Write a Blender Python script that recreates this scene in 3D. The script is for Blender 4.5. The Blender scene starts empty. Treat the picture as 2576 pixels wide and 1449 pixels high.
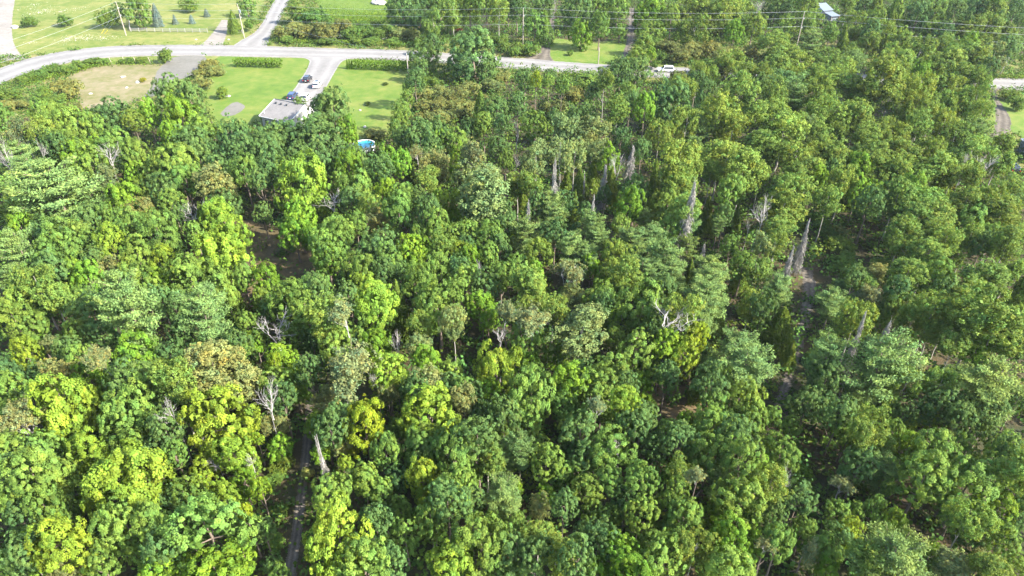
import bpy, bmesh, math, random
import numpy as np
from mathutils import Vector, Matrix

# ------------------------------------------------------------------ camera, sky, sun, exposure
scene = bpy.context.scene
COL = scene.collection
H, PITCH, LENS = 62.0, math.radians(34.5), 24.0
camd = bpy.data.cameras.new("camera"); camd.lens = LENS; camd.sensor_width = 36.0
camd.clip_start = 0.5; camd.clip_end = 6000.0
cam = bpy.data.objects.new("camera", camd); COL.objects.link(cam)
cam.location = (0, 0, H); cam.rotation_euler = (math.pi/2 - PITCH, 0, 0)
scene.camera = cam

SUN_EL = math.radians(34.5)
SUN_AZ = math.radians(112.8)          # measured from +Y towards +X
world = bpy.data.worlds.new("World"); scene.world = world; world.use_nodes = True
wt = world.node_tree; wt.nodes.clear()
sky = wt.nodes.new("ShaderNodeTexSky"); sky.sky_type = 'NISHITA'; sky.sun_disc = False
sky.sun_elevation = SUN_EL; sky.sun_rotation = SUN_AZ; sky.altitude = 100
sky.air_density = 1.0; sky.dust_density = 1.5; sky.ozone_density = 1.0
bg = wt.nodes.new("ShaderNodeBackground"); bg.inputs["Strength"].default_value = 0.135
wo = wt.nodes.new("ShaderNodeOutputWorld")
wt.links.new(sky.outputs[0], bg.inputs[0]); wt.links.new(bg.outputs[0], wo.inputs[0])
sund = bpy.data.lights.new("sun", 'SUN'); sund.energy = 4.1; sund.angle = math.radians(0.53); sund.color = (1.0, 0.95, 0.86)
sun = bpy.data.objects.new("sun", sund); COL.objects.link(sun)
sd = Vector((math.sin(SUN_AZ)*math.cos(SUN_EL), math.cos(SUN_AZ)*math.cos(SUN_EL), math.sin(SUN_EL)))
sun.rotation_euler = sd.to_track_quat('Z', 'Y').to_euler(); sun.location = sd*300
scene.view_settings.view_transform = 'Standard'; scene.view_settings.look = 'None'
scene.view_settings.exposure = 2.36; scene.view_settings.gamma = 1.0
scene.render.film_transparent = False
try:
    scene.cycles.max_bounces = 6; scene.cycles.diffuse_bounces = 3; scene.cycles.transmission_bounces = 3
except Exception:
    pass

# ------------------------------------------------------------------ pixel <-> ground (photo seen 2576 wide)
FPX = 2576*LENS/36.0
FWD = np.array([0, math.cos(PITCH), -math.sin(PITCH)]); UPV = np.array([0, math.sin(PITCH), math.cos(PITCH)])
EYE = np.array([0, 0, H])
def at(u, v, z=0.0):
    d = np.array([1.0, 0, 0])*(u-1288)/FPX + UPV*(724.5-v)/FPX + FWD
    t = (z-H)/d[2]
    return EYE + d*t
def proj(p):
    q = np.array(p)-EYE; dz = q@FWD
    return 1288+FPX*q[0]/dz, 724.5-FPX*(q@UPV)/dz
def depth(p): return (np.array(p)-EYE)@FWD
def T(r, c, x, y): return 644*c + x/4.0, 362.25*r + y/4.0       # tile (row, col) reading -> photo pixel
def G(r, c, x, y, z=0.0): return at(*T(r, c, x, y), z)

# ------------------------------------------------------------------ helpers
def tag(o, label=None, cat=None, group=None, kind=None):
    if label: o["label"] = label
    if cat: o["category"] = cat
    if group: o["group"] = group
    if kind: o["kind"] = kind
    return o
def link(o, parent=None):
    COL.objects.link(o)
    if parent is not None: o.parent = parent
    return o
def empty(name, loc, rz=0.0):
    o = bpy.data.objects.new(name, None); o.location = loc; o.rotation_euler = (0, 0, rz); o.empty_display_size = 0.3
    return link(o)
def mesh_np(name, verts, faces, mat, nper=4, tint=None, smooth=False):
    verts = np.asarray(verts, dtype=np.float32); faces = np.asarray(faces, dtype=np.int32)
    me = bpy.data.meshes.new(name)
    me.vertices.add(len(verts)); me.vertices.foreach_set("co", verts.ravel())
    me.loops.add(faces.size); me.loops.foreach_set("vertex_index", faces.ravel())
    me.polygons.add(len(faces)); me.polygons.foreach_set("loop_start", np.arange(len(faces), dtype=np.int32)*faces.shape[1])
    me.polygons.foreach_set("loop_total", np.full(len(faces), faces.shape[1], dtype=np.int32))
    me.update(calc_edges=True)
    if tint is not None:
        a = me.color_attributes.new("tint", 'FLOAT_COLOR', 'POINT')
        t4 = np.ones((len(verts), 4), dtype=np.float32); t4[:, :3] = tint
        a.data.foreach_set("color", t4.ravel())
    if smooth:
        me.polygons.foreach_set("use_smooth", np.ones(len(faces), dtype=bool))
    if mat: me.materials.append(mat)
    return me
def obj(name, me, parent=None):
    return link(bpy.data.objects.new(name, me), parent)

class MB:
    """collects verts and faces of one mesh"""
    def __init__(s): s.v = []; s.f = []
    def add(s, v, f):
        b = len(s.v); s.v += [tuple(map(float, p)) for p in v]; s.f += [tuple(i+b for i in q) for q in f]
    def box(s, c, d, rz=0.0):
        cx, cy, cz = c; dx, dy, dz = d[0]/2, d[1]/2, d[2]/2; ca, sa = math.cos(rz), math.sin(rz); v = []
        for z in (-dz, dz):
            for x, y in ((-dx, -dy), (dx, -dy), (dx, dy), (-dx, dy)):
                v.append((cx+x*ca-y*sa, cy+x*sa+y*ca, cz+z))
        s.add(v, [(3, 2, 1, 0), (4, 5, 6, 7), (0, 1, 5, 4), (1, 2, 6, 5), (2, 3, 7, 6), (3, 0, 4, 7)])
    def tube(s, pts, rad, n=6, cap=True):
        pts = [np.array(p, float) for p in pts]
        if not hasattr(rad, '__len__'): rad = [rad]*len(pts)
        rings = []; b = len(s.v)
        for i, p in enumerate(pts):
            t = pts[min(i+1, len(pts)-1)]-pts[max(i-1, 0)]; t = t/(np.linalg.norm(t)+1e-9)
            a = np.cross(t, (0, 0, 1) if abs(t[2]) < .9 else (1, 0, 0)); a /= np.linalg.norm(a); q = np.cross(t, a)
            for k in range(n):
                an = 2*math.pi*k/n
                s.v.append(tuple(p+rad[i]*(math.cos(an)*a+math.sin(an)*q)))
        for i in range(len(pts)-1):
            for k in range(n):
                s.f.append((b+i*n+k, b+i*n+(k+1) % n, b+(i+1)*n+(k+1) % n, b+(i+1)*n+k))
        if cap:
            s.f.append(tuple(b+k for k in range(n))[::-1]); s.f.append(tuple(b+(len(pts)-1)*n+k for k in range(n)))
    def mesh(s, name, mat, smooth=False):
        me = bpy.data.meshes.new(name); me.from_pydata(s.v, [], s.f); me.update()
        if smooth:
            for p in me.polygons: p.use_smooth = True
        if mat: me.materials.append(mat)
        return me
    def build(s, name, mat, parent=None, smooth=False): return obj(name, s.mesh(name, mat, smooth), parent)

# ------------------------------------------------------------------ materials
def nmat(name):
    m = bpy.data.materials.new(name); m.use_nodes = True; nt = m.node_tree
    b = nt.nodes["Principled BSDF"]; return m, nt, b
def plain(name, col, rough=0.6, metal=0.0, spec=0.4, vary=0.12, scale=3.0, bump=0.0):
    m, nt, b = nmat(name)
    b.inputs["Roughness"].default_value = rough; b.inputs["Metallic"].default_value = metal; b.inputs["Specular IOR Level"].default_value = spec
    tc = nt.nodes.new("ShaderNodeTexCoord"); nz = nt.nodes.new("ShaderNodeTexNoise"); nz.inputs["Scale"].default_value = scale; nz.inputs["Detail"].default_value = 6
    nt.links.new(tc.outputs["Object"], nz.inputs["Vector"])
    mx = nt.nodes.new("ShaderNodeMix"); mx.data_type = 'RGBA'
    mx.inputs[6].default_value = (*[c*(1-vary) for c in col], 1); mx.inputs[7].default_value = (*[min(1, c*(1+vary)) for c in col], 1)
    nt.links.new(nz.outputs["Fac"], mx.inputs[0]); nt.links.new(mx.outputs[2], b.inputs["Base Color"])
    if bump:
        bp = nt.nodes.new("ShaderNodeBump"); bp.inputs["Strength"].default_value = bump; bp.inputs["Distance"].default_value = 0.05
        nt.links.new(nz.outputs["Fac"], bp.inputs["Height"]); nt.links.new(bp.outputs[0], b.inputs["Normal"])
    return m
def ground_mat(name, stops, s1=0.05, s2=0.6, s3=8.0, rough=0.95, bump=0.6, bdist=0.1, fine=0.35):
    """three octaves of world-space noise through a colour ramp"""
    m, nt, b = nmat(name); b.inputs["Roughness"].default_value = rough; b.inputs["Specular IOR Level"].default_value = 0.15
    geo = nt.nodes.new("ShaderNodeNewGeometry"); ns = []
    for sc in (s1, s2, s3):
        n = nt.nodes.new("ShaderNodeTexNoise"); n.inputs["Scale"].default_value = sc; n.inputs["Detail"].default_value = 5; n.inputs["Roughness"].default_value = 0.62
        nt.links.new(geo.outputs["Position"], n.inputs["Vector"]); ns.append(n)
    a = nt.nodes.new("ShaderNodeMath"); a.operation = 'ADD'; nt.links.new(ns[0].outputs[0], a.inputs[0]); nt.links.new(ns[1].outputs[0], a.inputs[1])
    c = nt.nodes.new("ShaderNodeMath"); c.operation = 'MULTIPLY_ADD'; nt.links.new(ns[2].outputs[0], c.inputs[0]); c.inputs[1].default_value = fine; nt.links.new(a.outputs[0], c.inputs[2])
    mr = nt.nodes.new("ShaderNodeMapRange"); mr.inputs[1].default_value = 0.72+fine*.5-.22; mr.inputs[2].default_value = 0.72+fine*.5+.78-.22
    nt.links.new(c.outputs[0], mr.inputs[0])
    rp = nt.nodes.new("ShaderNodeValToRGB"); el = rp.color_ramp.elements
    while len(el) < len(stops): el.new(0.5)
    for e, (p, col) in zip(el, stops): e.position = p; e.color = (*col, 1)
    nt.links.new(mr.outputs[0], rp.inputs[0]); nt.links.new(rp.outputs[0], b.inputs["Base Color"])
    bp = nt.nodes.new("ShaderNodeBump"); bp.inputs["Strength"].default_value = bump; bp.inputs["Distance"].default_value = bdist
    nt.links.new(ns[2].outputs[0], bp.inputs["Height"]); nt.links.new(bp.outputs[0], b.inputs["Normal"])
    return m
def foliage_mat(name, transl=0.28, rough=0.65, spec=0.08):
    m, nt, b = nmat(name); out = nt.nodes["Material Output"]
    oi = nt.nodes.new("ShaderNodeObjectInfo"); at_ = nt.nodes.new("ShaderNodeAttribute"); at_.attribute_name = "tint"
    mu = nt.nodes.new("ShaderNodeMix"); mu.data_type = 'RGBA'; mu.blend_type = 'MULTIPLY'; mu.inputs[0].default_value = 1.0
    tc = nt.nodes.new("ShaderNodeTexCoord"); vo = nt.nodes.new("ShaderNodeVectorMath"); vo.operation = 'ADD'; nz = nt.nodes.new("ShaderNodeTexNoise"); nz.inputs["Scale"].default_value = 0.55; nz.inputs["Detail"].default_value = 3
    sc_ = nt.nodes.new("ShaderNodeVectorMath"); sc_.operation = 'SCALE'; sc_.inputs[0].default_value = (37, 91, 53); nt.links.new(oi.outputs["Random"], sc_.inputs["Scale"])
    nt.links.new(tc.outputs["Object"], vo.inputs[0]); nt.links.new(sc_.outputs[0], vo.inputs[1]); nt.links.new(vo.outputs[0], nz.inputs["Vector"])
    hr = nt.nodes.new("ShaderNodeValToRGB"); hr.color_ramp.elements[0].position = .3; hr.color_ramp.elements[0].color = (.80, .90, .95, 1); hr.color_ramp.elements[1].position = .7; hr.color_ramp.elements[1].color = (1.22, 1.12, .90, 1)
    nt.links.new(nz.outputs["Fac"], hr.inputs[0]); hm = nt.nodes.new("ShaderNodeMix"); hm.data_type = 'RGBA'; hm.blend_type = 'MULTIPLY'; hm.inputs[0].default_value = 1.0
    nt.links.new(oi.outputs["Color"], hm.inputs[6]); nt.links.new(hr.outputs[0], hm.inputs[7])
    nt.links.new(hm.outputs[2], mu.inputs[6]); nt.links.new(at_.outputs["Color"], mu.inputs[7])
    nt.links.new(mu.outputs[2], b.inputs["Base Color"]); b.inputs["Roughness"].default_value = rough; b.inputs["Specular IOR Level"].default_value = spec
    tr = nt.nodes.new("ShaderNodeBsdfTranslucent"); tm = nt.nodes.new("ShaderNodeMix"); tm.data_type = 'RGBA'; tm.blend_type = 'MULTIPLY'; tm.inputs[0].default_value = 1.0
    tm.inputs[7].default_value = (1.35, 1.25, 0.55, 1); nt.links.new(mu.outputs[2], tm.inputs[6]); nt.links.new(tm.outputs[2], tr.inputs[0])
    ms = nt.nodes.new("ShaderNodeMixShader"); ms.inputs[0].default_value = transl
    nt.links.new(b.outputs[0], ms.inputs[1]); nt.links.new(tr.outputs[0], ms.inputs[2]); nt.links.new(ms.outputs[0], out.inputs[0])
    return m
M = {}
M['leaf'] = foliage_mat("leaf_blades"); M['needle'] = foliage_mat("needles", 0.25, 0.7, 0.04)
M['bark'] = plain("grey_brown_bark", (0.13, 0.10, 0.075), 0.9, vary=0.35, scale=4, bump=0.5)
M['palebark'] = plain("pale_smooth_bark", (0.25, 0.23, 0.19), 0.8, vary=0.35, scale=3)
M['deadwood'] = plain("weathered_dead_wood", (0.27, 0.25, 0.23), 0.85, vary=0.25, scale=3)
M['deadneedle'] = plain("dry_grey_twigs", (0.25, 0.235, 0.21), 0.9, vary=0.3, scale=2)
M['asphalt'] = ground_mat("worn_asphalt", [(0.1, (0.128, 0.121, 0.112)), (0.9, (0.186, 0.176, 0.163))], 0.08, 0.7, 12, 0.9, 0.3, 0.02, 0.3)
def wear(m, lo=.86, hi=1.16):
    """wheel paths and edges along a ribbon: the tint attribute's red runs 0..1 across it"""
    nt = m.node_tree; b = nt.nodes["Principled BSDF"]; src = b.inputs["Base Color"].links[0].from_socket
    a = nt.nodes.new("ShaderNodeAttribute"); a.attribute_name = "tint"; sp = nt.nodes.new("ShaderNodeSeparateColor"); nt.links.new(a.outputs["Color"], sp.inputs[0])
    r = nt.nodes.new("ShaderNodeValToRGB"); el = r.color_ramp.elements
    prof = [(0, hi*1.05), (.07, lo), (.16, 1.0), (.27, hi), (.38, .97), (.5, lo*1.02), (.62, .97), (.73, hi), (.84, 1.0), (.93, lo), (1, hi*1.05)]
    while len(el) < len(prof): el.new(.5)
    for e, (p, v) in zip(el, prof): e.position = p; e.color = (v*.8, v*.8, v*.8, 1)
    mx = nt.nodes.new("ShaderNodeMix"); mx.data_type = 'RGBA'; mx.blend_type = 'MULTIPLY'; mx.inputs[0].default_value = 1
    nt.links.new(sp.outputs[0], r.inputs[0]); nt.links.new(r.outputs[0], mx.inputs[6]); nt.links.new(src, mx.inputs[7])
    g = nt.nodes.new("ShaderNodeMix"); g.data_type = 'RGBA'; g.blend_type = 'MULTIPLY'; g.inputs[0].default_value = 1; g.inputs[7].default_value = (1.25, 1.25, 1.25, 1)
    nt.links.new(mx.outputs[2], g.inputs[6]); nt.links.new(g.outputs[2], b.inputs["Base Color"])
wear(M['asphalt'])
M['lot'] = ground_mat("grey_lot_gravel", [(0.1, (0.085, 0.082, 0.066)), (0.9, (0.135, 0.126, 0.108))], 0.12, 0.9, 9, 0.95, 0.6, 0.04, 0.5)
M['gravel'] = ground_mat("pale_gravel", [(0.1, (0.12, 0.105, 0.085)), (0.9, (0.21, 0.19, 0.165))], 0.1, 0.8, 9, 0.95, 0.7, 0.05, 0.5)
M['dirt'] = ground_mat("bare_dirt", [(0.1, (0.072, 0.092, 0.020)), (0.45, (0.118, 0.112, 0.044)), (0.95, (0.185, 0.150, 0.095))], 0.09, 0.5, 6, 0.95, 0.6, 0.06, 0.5)
M['lawn'] = ground_mat("mown_lawn", [(0.1, (0.048, 0.092, 0.012)), (0.5, (0.074, 0.120, 0.016)), (0.95, (0.130, 0.146, 0.032))], 0.05, 0.35, 5, 0.9, 0.6, 0.08, 0.35)
M['meadow'] = ground_mat("rough_meadow_grass", [(0.1, (0.052, 0.086, 0.013)), (0.5, (0.088, 0.118, 0.020)), (0.95, (0.165, 0.158, 0.050))], 0.06, 0.4, 4, 0.95, 0.8, 0.15, 0.4)
M['fern'] = ground_mat("bright_green_ferns", [(0.1, (0.04, 0.075, 0.01)), (0.6, (0.075, 0.12, 0.014)), (0.95, (0.10, 0.14, 0.022))], 0.1, 0.7, 4, 0.95, 1.0, 0.3, 0.5)
M['litter'] = ground_mat("forest_leaf_litter", [(0.1, (0.018, 0.030, 0.010)), (0.5, (0.032, 0.036, 0.015)), (0.95, (0.07, 0.05, 0.025))], 0.08, 0.5, 4, 0.95, 0.8, 0.15, 0.5)
M['clearing'] = ground_mat("brown_forest_clearing", [(0.1, (0.030, 0.032, 0.014)), (0.5, (0.068, 0.054, 0.026)), (0.95, (0.15, 0.105, 0.05))], 0.1, 0.5, 5, 0.95, 0.6, 0.08, 0.5)
M['track'] = ground_mat("grey_track_gravel", [(0.1, (0.045, 0.038, 0.028)), (0.9, (0.115, 0.098, 0.076))], 0.15, 0.8, 7, 0.95, 0.6, 0.05, 0.5)
M['rough'] = ground_mat("scrub_ground", [(0.1, (0.05, 0.075, 0.015)), (0.5, (0.09, 0.11, 0.025)), (0.95, (0.19, 0.16, 0.06))], 0.07, 0.5, 4, 0.95, 0.9, 0.2, 0.5)
M['stone'] = plain("pale_stone", (0.34, 0.32, 0.29), 0.85, vary=0.2, scale=4, bump=0.4)
M['pole'] = plain("weathered_pole_wood", (0.25, 0.215, 0.175), 0.85, vary=0.25, scale=2)
M['fence'] = plain("grey_rail_wood", (0.22, 0.21, 0.19), 0.85, vary=0.25, scale=3)
M['wire'] = plain("wire_metal", (0.42, 0.43, 0.45), 0.4, 0.5)
M['yellow'] = plain("yellow_plastic", (0.75, 0.55, 0.03), 0.5)
M['white'] = plain("white_paint", (0.55, 0.55, 0.53), 0.35, vary=0.03)
M['blackpaint'] = plain("black_car_paint", (0.012, 0.013, 0.018), 0.2, spec=0.6, vary=0.05)
M['bluepaint'] = plain("navy_car_paint", (0.02, 0.035, 0.09), 0.25, spec=0.6, vary=0.05)
M['whitepaint'] = plain("white_car_paint", (0.55, 0.55, 0.55), 0.25, spec=0.5, vary=0.02)
M['glass'] = plain("dark_car_glass", (0.02, 0.025, 0.03), 0.08, spec=0.7, vary=0.05)
M['tyre'] = plain("tyre_rubber", (0.015, 0.015, 0.015), 0.8)
M['rim'] = plain("wheel_metal", (0.35, 0.35, 0.36), 0.35, 0.7)
M['redlamp'] = plain("red_lamp_plastic", (0.35, 0.01, 0.01), 0.3)
M['lamp'] = plain("clear_lamp_plastic", (0.7, 0.7, 0.68), 0.2)
M['shingle'] = ground_mat("grey_roof_shingles", [(0.1, (0.120, 0.112, 0.105)), (0.9, (0.180, 0.169, 0.160))], 0.3, 2.0, 9, 0.9, 0.4, 0.02, 0.5)
M['siding'] = plain("pale_siding", (0.28, 0.28, 0.26), 0.6, vary=0.06)
M['bluesiding'] = plain("blue_grey_siding", (0.16, 0.185, 0.21), 0.6, vary=0.08)
M['brownroof'] = ground_mat("brown_roof_shingles", [(0.1, (0.14, 0.12, 0.105)), (0.9, (0.21, 0.18, 0.16))], 0.3, 2.0, 9, 0.9, 0.4, 0.02, 0.5)
M['metalroof'] = plain("pale_metal_roof", (0.13, 0.15, 0.17), 0.5, 0.1, vary=0.08, scale=1)
M['plank'] = plain("brown_planks", (0.22, 0.15, 0.10), 0.8, vary=0.25)
M['darkmetal'] = plain("dark_metal", (0.06, 0.065, 0.07), 0.5, 0.4)
M['water'] = plain("turquoise_pool_water", (0.03, 0.26, 0.34), 0.08, spec=0.5, vary=0.08)
M['petal'] = plain("white_petals", (0.42, 0.42, 0.37), 0.8, vary=0.05)
wear(M['track'], .7, 1.25)
# ------------------------------------------------------------------ the ground and everything laid on it
def sheet(name, pts, z, mat, label=None, fine=False):
    """a flat polygon of ground at height z, from ground points (x, y)"""
    bm = bmesh.new(); vs = [bm.verts.new((p[0], p[1], z)) for p in pts]
    f = bm.faces.new(vs); bm.normal_update()
    if f.normal.z < 0: f.normal_flip()
    bmesh.ops.triangulate(bm, faces=bm.faces[:])
    me = bpy.data.meshes.new(name); bm.to_mesh(me); bm.free(); me.materials.append(mat)
    return tag(obj(name, me), kind='structure')
def smooth_line(p, n=6):
    p = [np.array(q, float)[:2] for q in p]; out = []
    for i in range(len(p)-1):
        a = p[max(i-1, 0)]; b = p[i]; c = p[i+1]; d = p[min(i+2, len(p)-1)]
        for k in range(n):
            t = k/n
            out.append(.5*((2*b)+(c-a)*t+(2*a-5*b+4*c-d)*t*t+(3*b-a-3*c+d)*t**3))
    out.append(p[-1]); return out
def strip(name, L, R, z, mat, rag=0.0, seed=1):
    """a ribbon between two edges with as many points each"""
    L = smooth_line(L, 30); R = smooth_line(R, 30); rr = random.Random(seed); v = []; f = []
    nx = 10; tn = []
    for a, b in zip(L, R):
        w = b-a; w = w/(np.linalg.norm(w)+1e-9)
        a = a+w*rr.uniform(-rag, rag); b = b+w*rr.uniform(-rag, rag)
        for k in range(nx+1): q = a+(b-a)*k/nx; v.append((q[0], q[1], z)); tn.append((k/nx, 0, 0, 1))
    for i in range(len(L)-1):
        for k in range(nx):
            j = i*(nx+1)+k; f.append((j, j+1, j+nx+2, j+nx+1))
    me = bpy.data.meshes.new(name); me.from_pydata(v, [], f); me.update()
    if me.polygons[0].normal.z < 0: me.flip_normals()
    at_ = me.color_attributes.new('tint', 'FLOAT_COLOR', 'POINT'); at_.data.foreach_set('color', np.array(tn, dtype=np.float32).ravel())
    me.materials.append(mat); return tag(obj(name, me), kind='structure')
def ragged(pts, amp, seed, n=7):
    """closed outline rounded and made uneven"""
    rr = random.Random(seed); p = [np.array(q[:2], float) for q in pts]; p = [p[-1]]+p+[p[0], p[1]]; out = []
    for i in range(1, len(p)-2):
        a, b, c, d = p[i-1], p[i], p[i+1], p[i+2]
        for k in range(n):
            t = k/n; q = .5*((2*b)+(c-a)*t+(2*a-5*b+4*c-d)*t*t+(3*b-a-3*c+d)*t**3)
            out.append(q+np.array([rr.uniform(-amp, amp), rr.uniform(-amp, amp)]))
    return out

sheet("ground", [(-3000, -600), (3000, -600), (3000, 4000), (-3000, 4000)], -0.02, M['rough'])
# --- the wood's floor
wood = [at(-500, 330), at(250, 285), at(560, 270), at(640, 330), at(900, 350), at(1010, 330), at(1060, 215), at(1200, 190), at(1560, 195), at(1700, 215), at(2000, 150), at(2480, 190), at(2480, 300),
        at(2560, 420), at(2700, 440), at(3400, 700), at(3400, 2300), at(-900, 2300), at(-900, 800)]
sheet("forest_floor", [(p[0], p[1]) for p in wood], 0.0, M['litter'])
back = [at(980, 60), at(1060, 92), at(1340, 96), at(1400, 110), at(1560, 100), at(1640, 90), at(2000, 100), at(2700, 160), at(4200, 160), at(4200, -250), at(1100, -250), at(985, -40)]
sheet("forest_floor", [(p[0], p[1]) for p in back], 0.0, M['litter'])
# --- grass
mead = [G(0, 0, *q) for q in ((130, 560), (-900, 500), (-1800, -500), (400, -700), (2300, -700), (2700, -100), (2560, 300), (2400, 452), (1300, 452), (700, 505), (450, 545))]
sheet("meadow", [(p[0], p[1]) for p in mead], 0.01, M['meadow'])
lawn = [G(0, 1, *q) for q in ((-400, 590), (-200, 566), (0, 562), (500, 578), (540, 615), (500, 720), (395, 885), (300, 1010), (60, 1200), (-150, 1300), (-420, 1250), (-520, 900))]
sheet("lawn", ragged(lawn, 0.15, 2), 0.01, M['lawn'])
lawn2 = [G(0, 1, *q) for q in ((910, 592), (1300, 600), (1600, 612), (1620, 760), (1520, 900), (1480, 1050), (1420, 1250), (1330, 1400), (1150, 1480), (1000, 1500), (900, 1400), (860, 1150), (640, 1000), (705, 880), (830, 655))]
sheet("lawn", ragged(lawn2, 0.15, 3), 0.01, M['lawn'])
verge = [G(0, 2, *q) for q in ((400, 400), (390, 600), (470, 628), (860, 660), (1000, 640), (1150, 520), (1120, 390), (800, 440), (560, 400))]
sheet("lawn", ragged(verge, 0.2, 4), 0.01, M['lawn'])
rlawn = [G(0, 3, *q) for q in ((2250, 1060), (2440, 980), (2900, 1000), (2900, 1500), (2560, 1400), (2400, 1280), (2280, 1340), (2230, 1300))]
sheet("lawn", ragged(rlawn, 0.2, 5), 0.012, M['lawn'])
shoulder = [G(0, 0, 500, 690), G(0, 0, 900, 575), G(0, 0, 1300, 560), G(0, 0, 2576, 555), G(0, 1, 500, 572), G(0, 1, 350, 600), G(0, 0, 2200, 600), G(0, 0, 1700, 640), G(0, 0, 1200, 660), G(0, 0, 850, 720)]
sheet("grass_verge", [(p[0], p[1]) for p in shoulder], 0.004, M['meadow'])
fern = [G(0, 1, *q) for q in ((560, -200), (640, 90), (760, 180), (960, 215), (1250, 200), (1430, 150), (1440, 60), (1250, -60), (1000, -200))]
sheet("fern_meadow", ragged(fern, 0.5, 6), 0.012, M['fern'])
field = [G(0, 0, *q) for q in ((700, 760), (900, 685), (1200, 655), (1560, 655), (1720, 690), (1620, 800), (1460, 970), (1250, 1060), (950, 1090), (820, 1100), (760, 900))]
sheet("bare_field", ragged(field, 0.4, 7), 0.02, M['dirt'])
# --- gravel and roads
lot = [G(0, 0, *q) for q in ((1600, 700), (1760, 575), (2060, 572), (2000, 700), (1910, 770), (1720, 830), (1580, 950), (1460, 975), (1540, 830))]
sheet("gravel_lot", ragged(lot, 0.25, 8), 0.028, M['lot'])
side = [[G(0, 1, *q) for q in ((-240, 470), (-140, 400), (-30, 340), (60, 240), (120, 120), (190, -10), (260, -180))], [G(0, 1, *q) for q in ((110, 470), (130, 400), (175, 330), (225, 230), (275, 120), (345, -10), (420, -180))]]
strip("side_road", *side, 0.030, M['asphalt'], 0.18, 2)
grav = [[G(0, 0, *q) for q in ((-900, 640), (-500, 500), (-260, 330), (-200, 150), (-190, 0), (-180, -200))], [G(0, 0, *q) for q in ((260, 600), (200, 540), (130, 400), (125, 180), (150, 0), (190, -200))]]
strip("gravel_road", *grav, 0.034, M['gravel'], 0.2, 3)
top = [G(0, 0, -900, 1250), G(0, 0, -350, 850), G(0, 0, 0, 690), G(0, 0, 250, 600), G(0, 0, 560, 530), G(0, 0, 1000, 475), G(0, 0, 1500, 454), G(0, 0, 2200, 455), G(0, 1, 0, 464), G(0, 1, 800, 487), G(0, 1, 1550, 510), G(0, 2, -400, 555), G(0, 2, 120, 590), G(0, 2, 760, 640), G(0, 2, 1700, 680), G(0, 3, 200, 720), G(0, 3, 1400, 755), G(0, 3, 2300, 785), G(0, 3, 3600, 820)]
bot = [G(0, 0, -750, 1500), G(0, 0, -250, 1050), G(0, 0, 0, 850), G(0, 0, 250, 745), G(0, 0, 560, 655), G(0, 0, 1000, 580), G(0, 0, 1500, 556), G(0, 0, 2200, 556), G(0, 1, 0, 564), G(0, 1, 800, 582), G(0, 1, 1550, 605), G(0, 2, -400, 652), G(0, 2, 120, 692), G(0, 2, 760, 737), G(0, 2, 1700, 780), G(0, 3, 200, 820), G(0, 3, 1400, 855), G(0, 3, 2300, 890), G(0, 3, 3600, 930)]
strip("road", top, bot, 0.040, M['asphalt'], 0.22, 4)
strip("gravel_shoulder", [np.array(b[:2])+np.array([0.0, -0.05]) for b in bot], [np.array(b[:2])+np.array([0.0, -1.1]) for b in bot], 0.022, M['gravel'], 0.15, 5)
drv = [[G(0, 1, *q) for q in ((455, 574), (535, 608), (530, 655), (500, 720), (395, 885), (300, 1010), (200, 1200))], [G(0, 1, *q) for q in ((960, 586), (880, 612), (835, 655), (800, 715), (705, 880), (600, 1040), (520, 1230))]]
strip("driveway", *drv, 0.046, M['asphalt'], 0.10, 6)
dr2 = [[G(0, 0, *q) for q in ((2010, 458), (2080, 400), (2150, 320), (2200, 250), (2230, 200))], [G(0, 0, *q) for q in ((2240, 458), (2260, 400), (2285, 320), (2290, 250), (2290, 200))]]
strip("dirt_driveway", *dr2, 0.020, M['gravel'], 0.2, 7)
dr3 = [[G(0, 2, *q) for q in ((60, 600), (200, 560), (290, 480), (330, 380), (370, 260), (390, 120), (400, 0))], [G(0, 2, *q) for q in ((420, 615), (385, 560), (392, 480), (410, 380), (430, 260), (440, 120), (450, 0))]]
strip("dirt_driveway", *dr3, 0.032, M['track'], 0.15, 8)
dr4 = [[G(0, 2, *q) for q in ((1020, 680), (1095, 580), (1130, 500), (1155, 400), (1165, 250), (1160, 80))], [G(0, 2, *q) for q in ((1150, 690), (1165, 580), (1200, 500), (1235, 400), (1245, 250), (1240, 80))]]
strip("dirt_driveway", *dr4, 0.032, M['track'], 0.2, 9)
dr5 = [[G(0, 3, *q) for q in ((2200, 830), (2230, 920), (2260, 1020), (2290, 1150), (2260, 1400))], [G(0, 3, *q) for q in ((2360, 850), (2300, 930), (2330, 1020), (2440, 1200), (2420, 1400))]]
strip("dirt_driveway", *dr5, 0.026, M['track'], 0.2, 10)
sand = [G(0, 1, *q) for q in ((-345, 1125), (-215, 1030), (-110, 1070), (-200, 1150), (-320, 1170))]
sheet("sand_patch", ragged(sand, 0.12, 11), 0.026, M['lot'])
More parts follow.
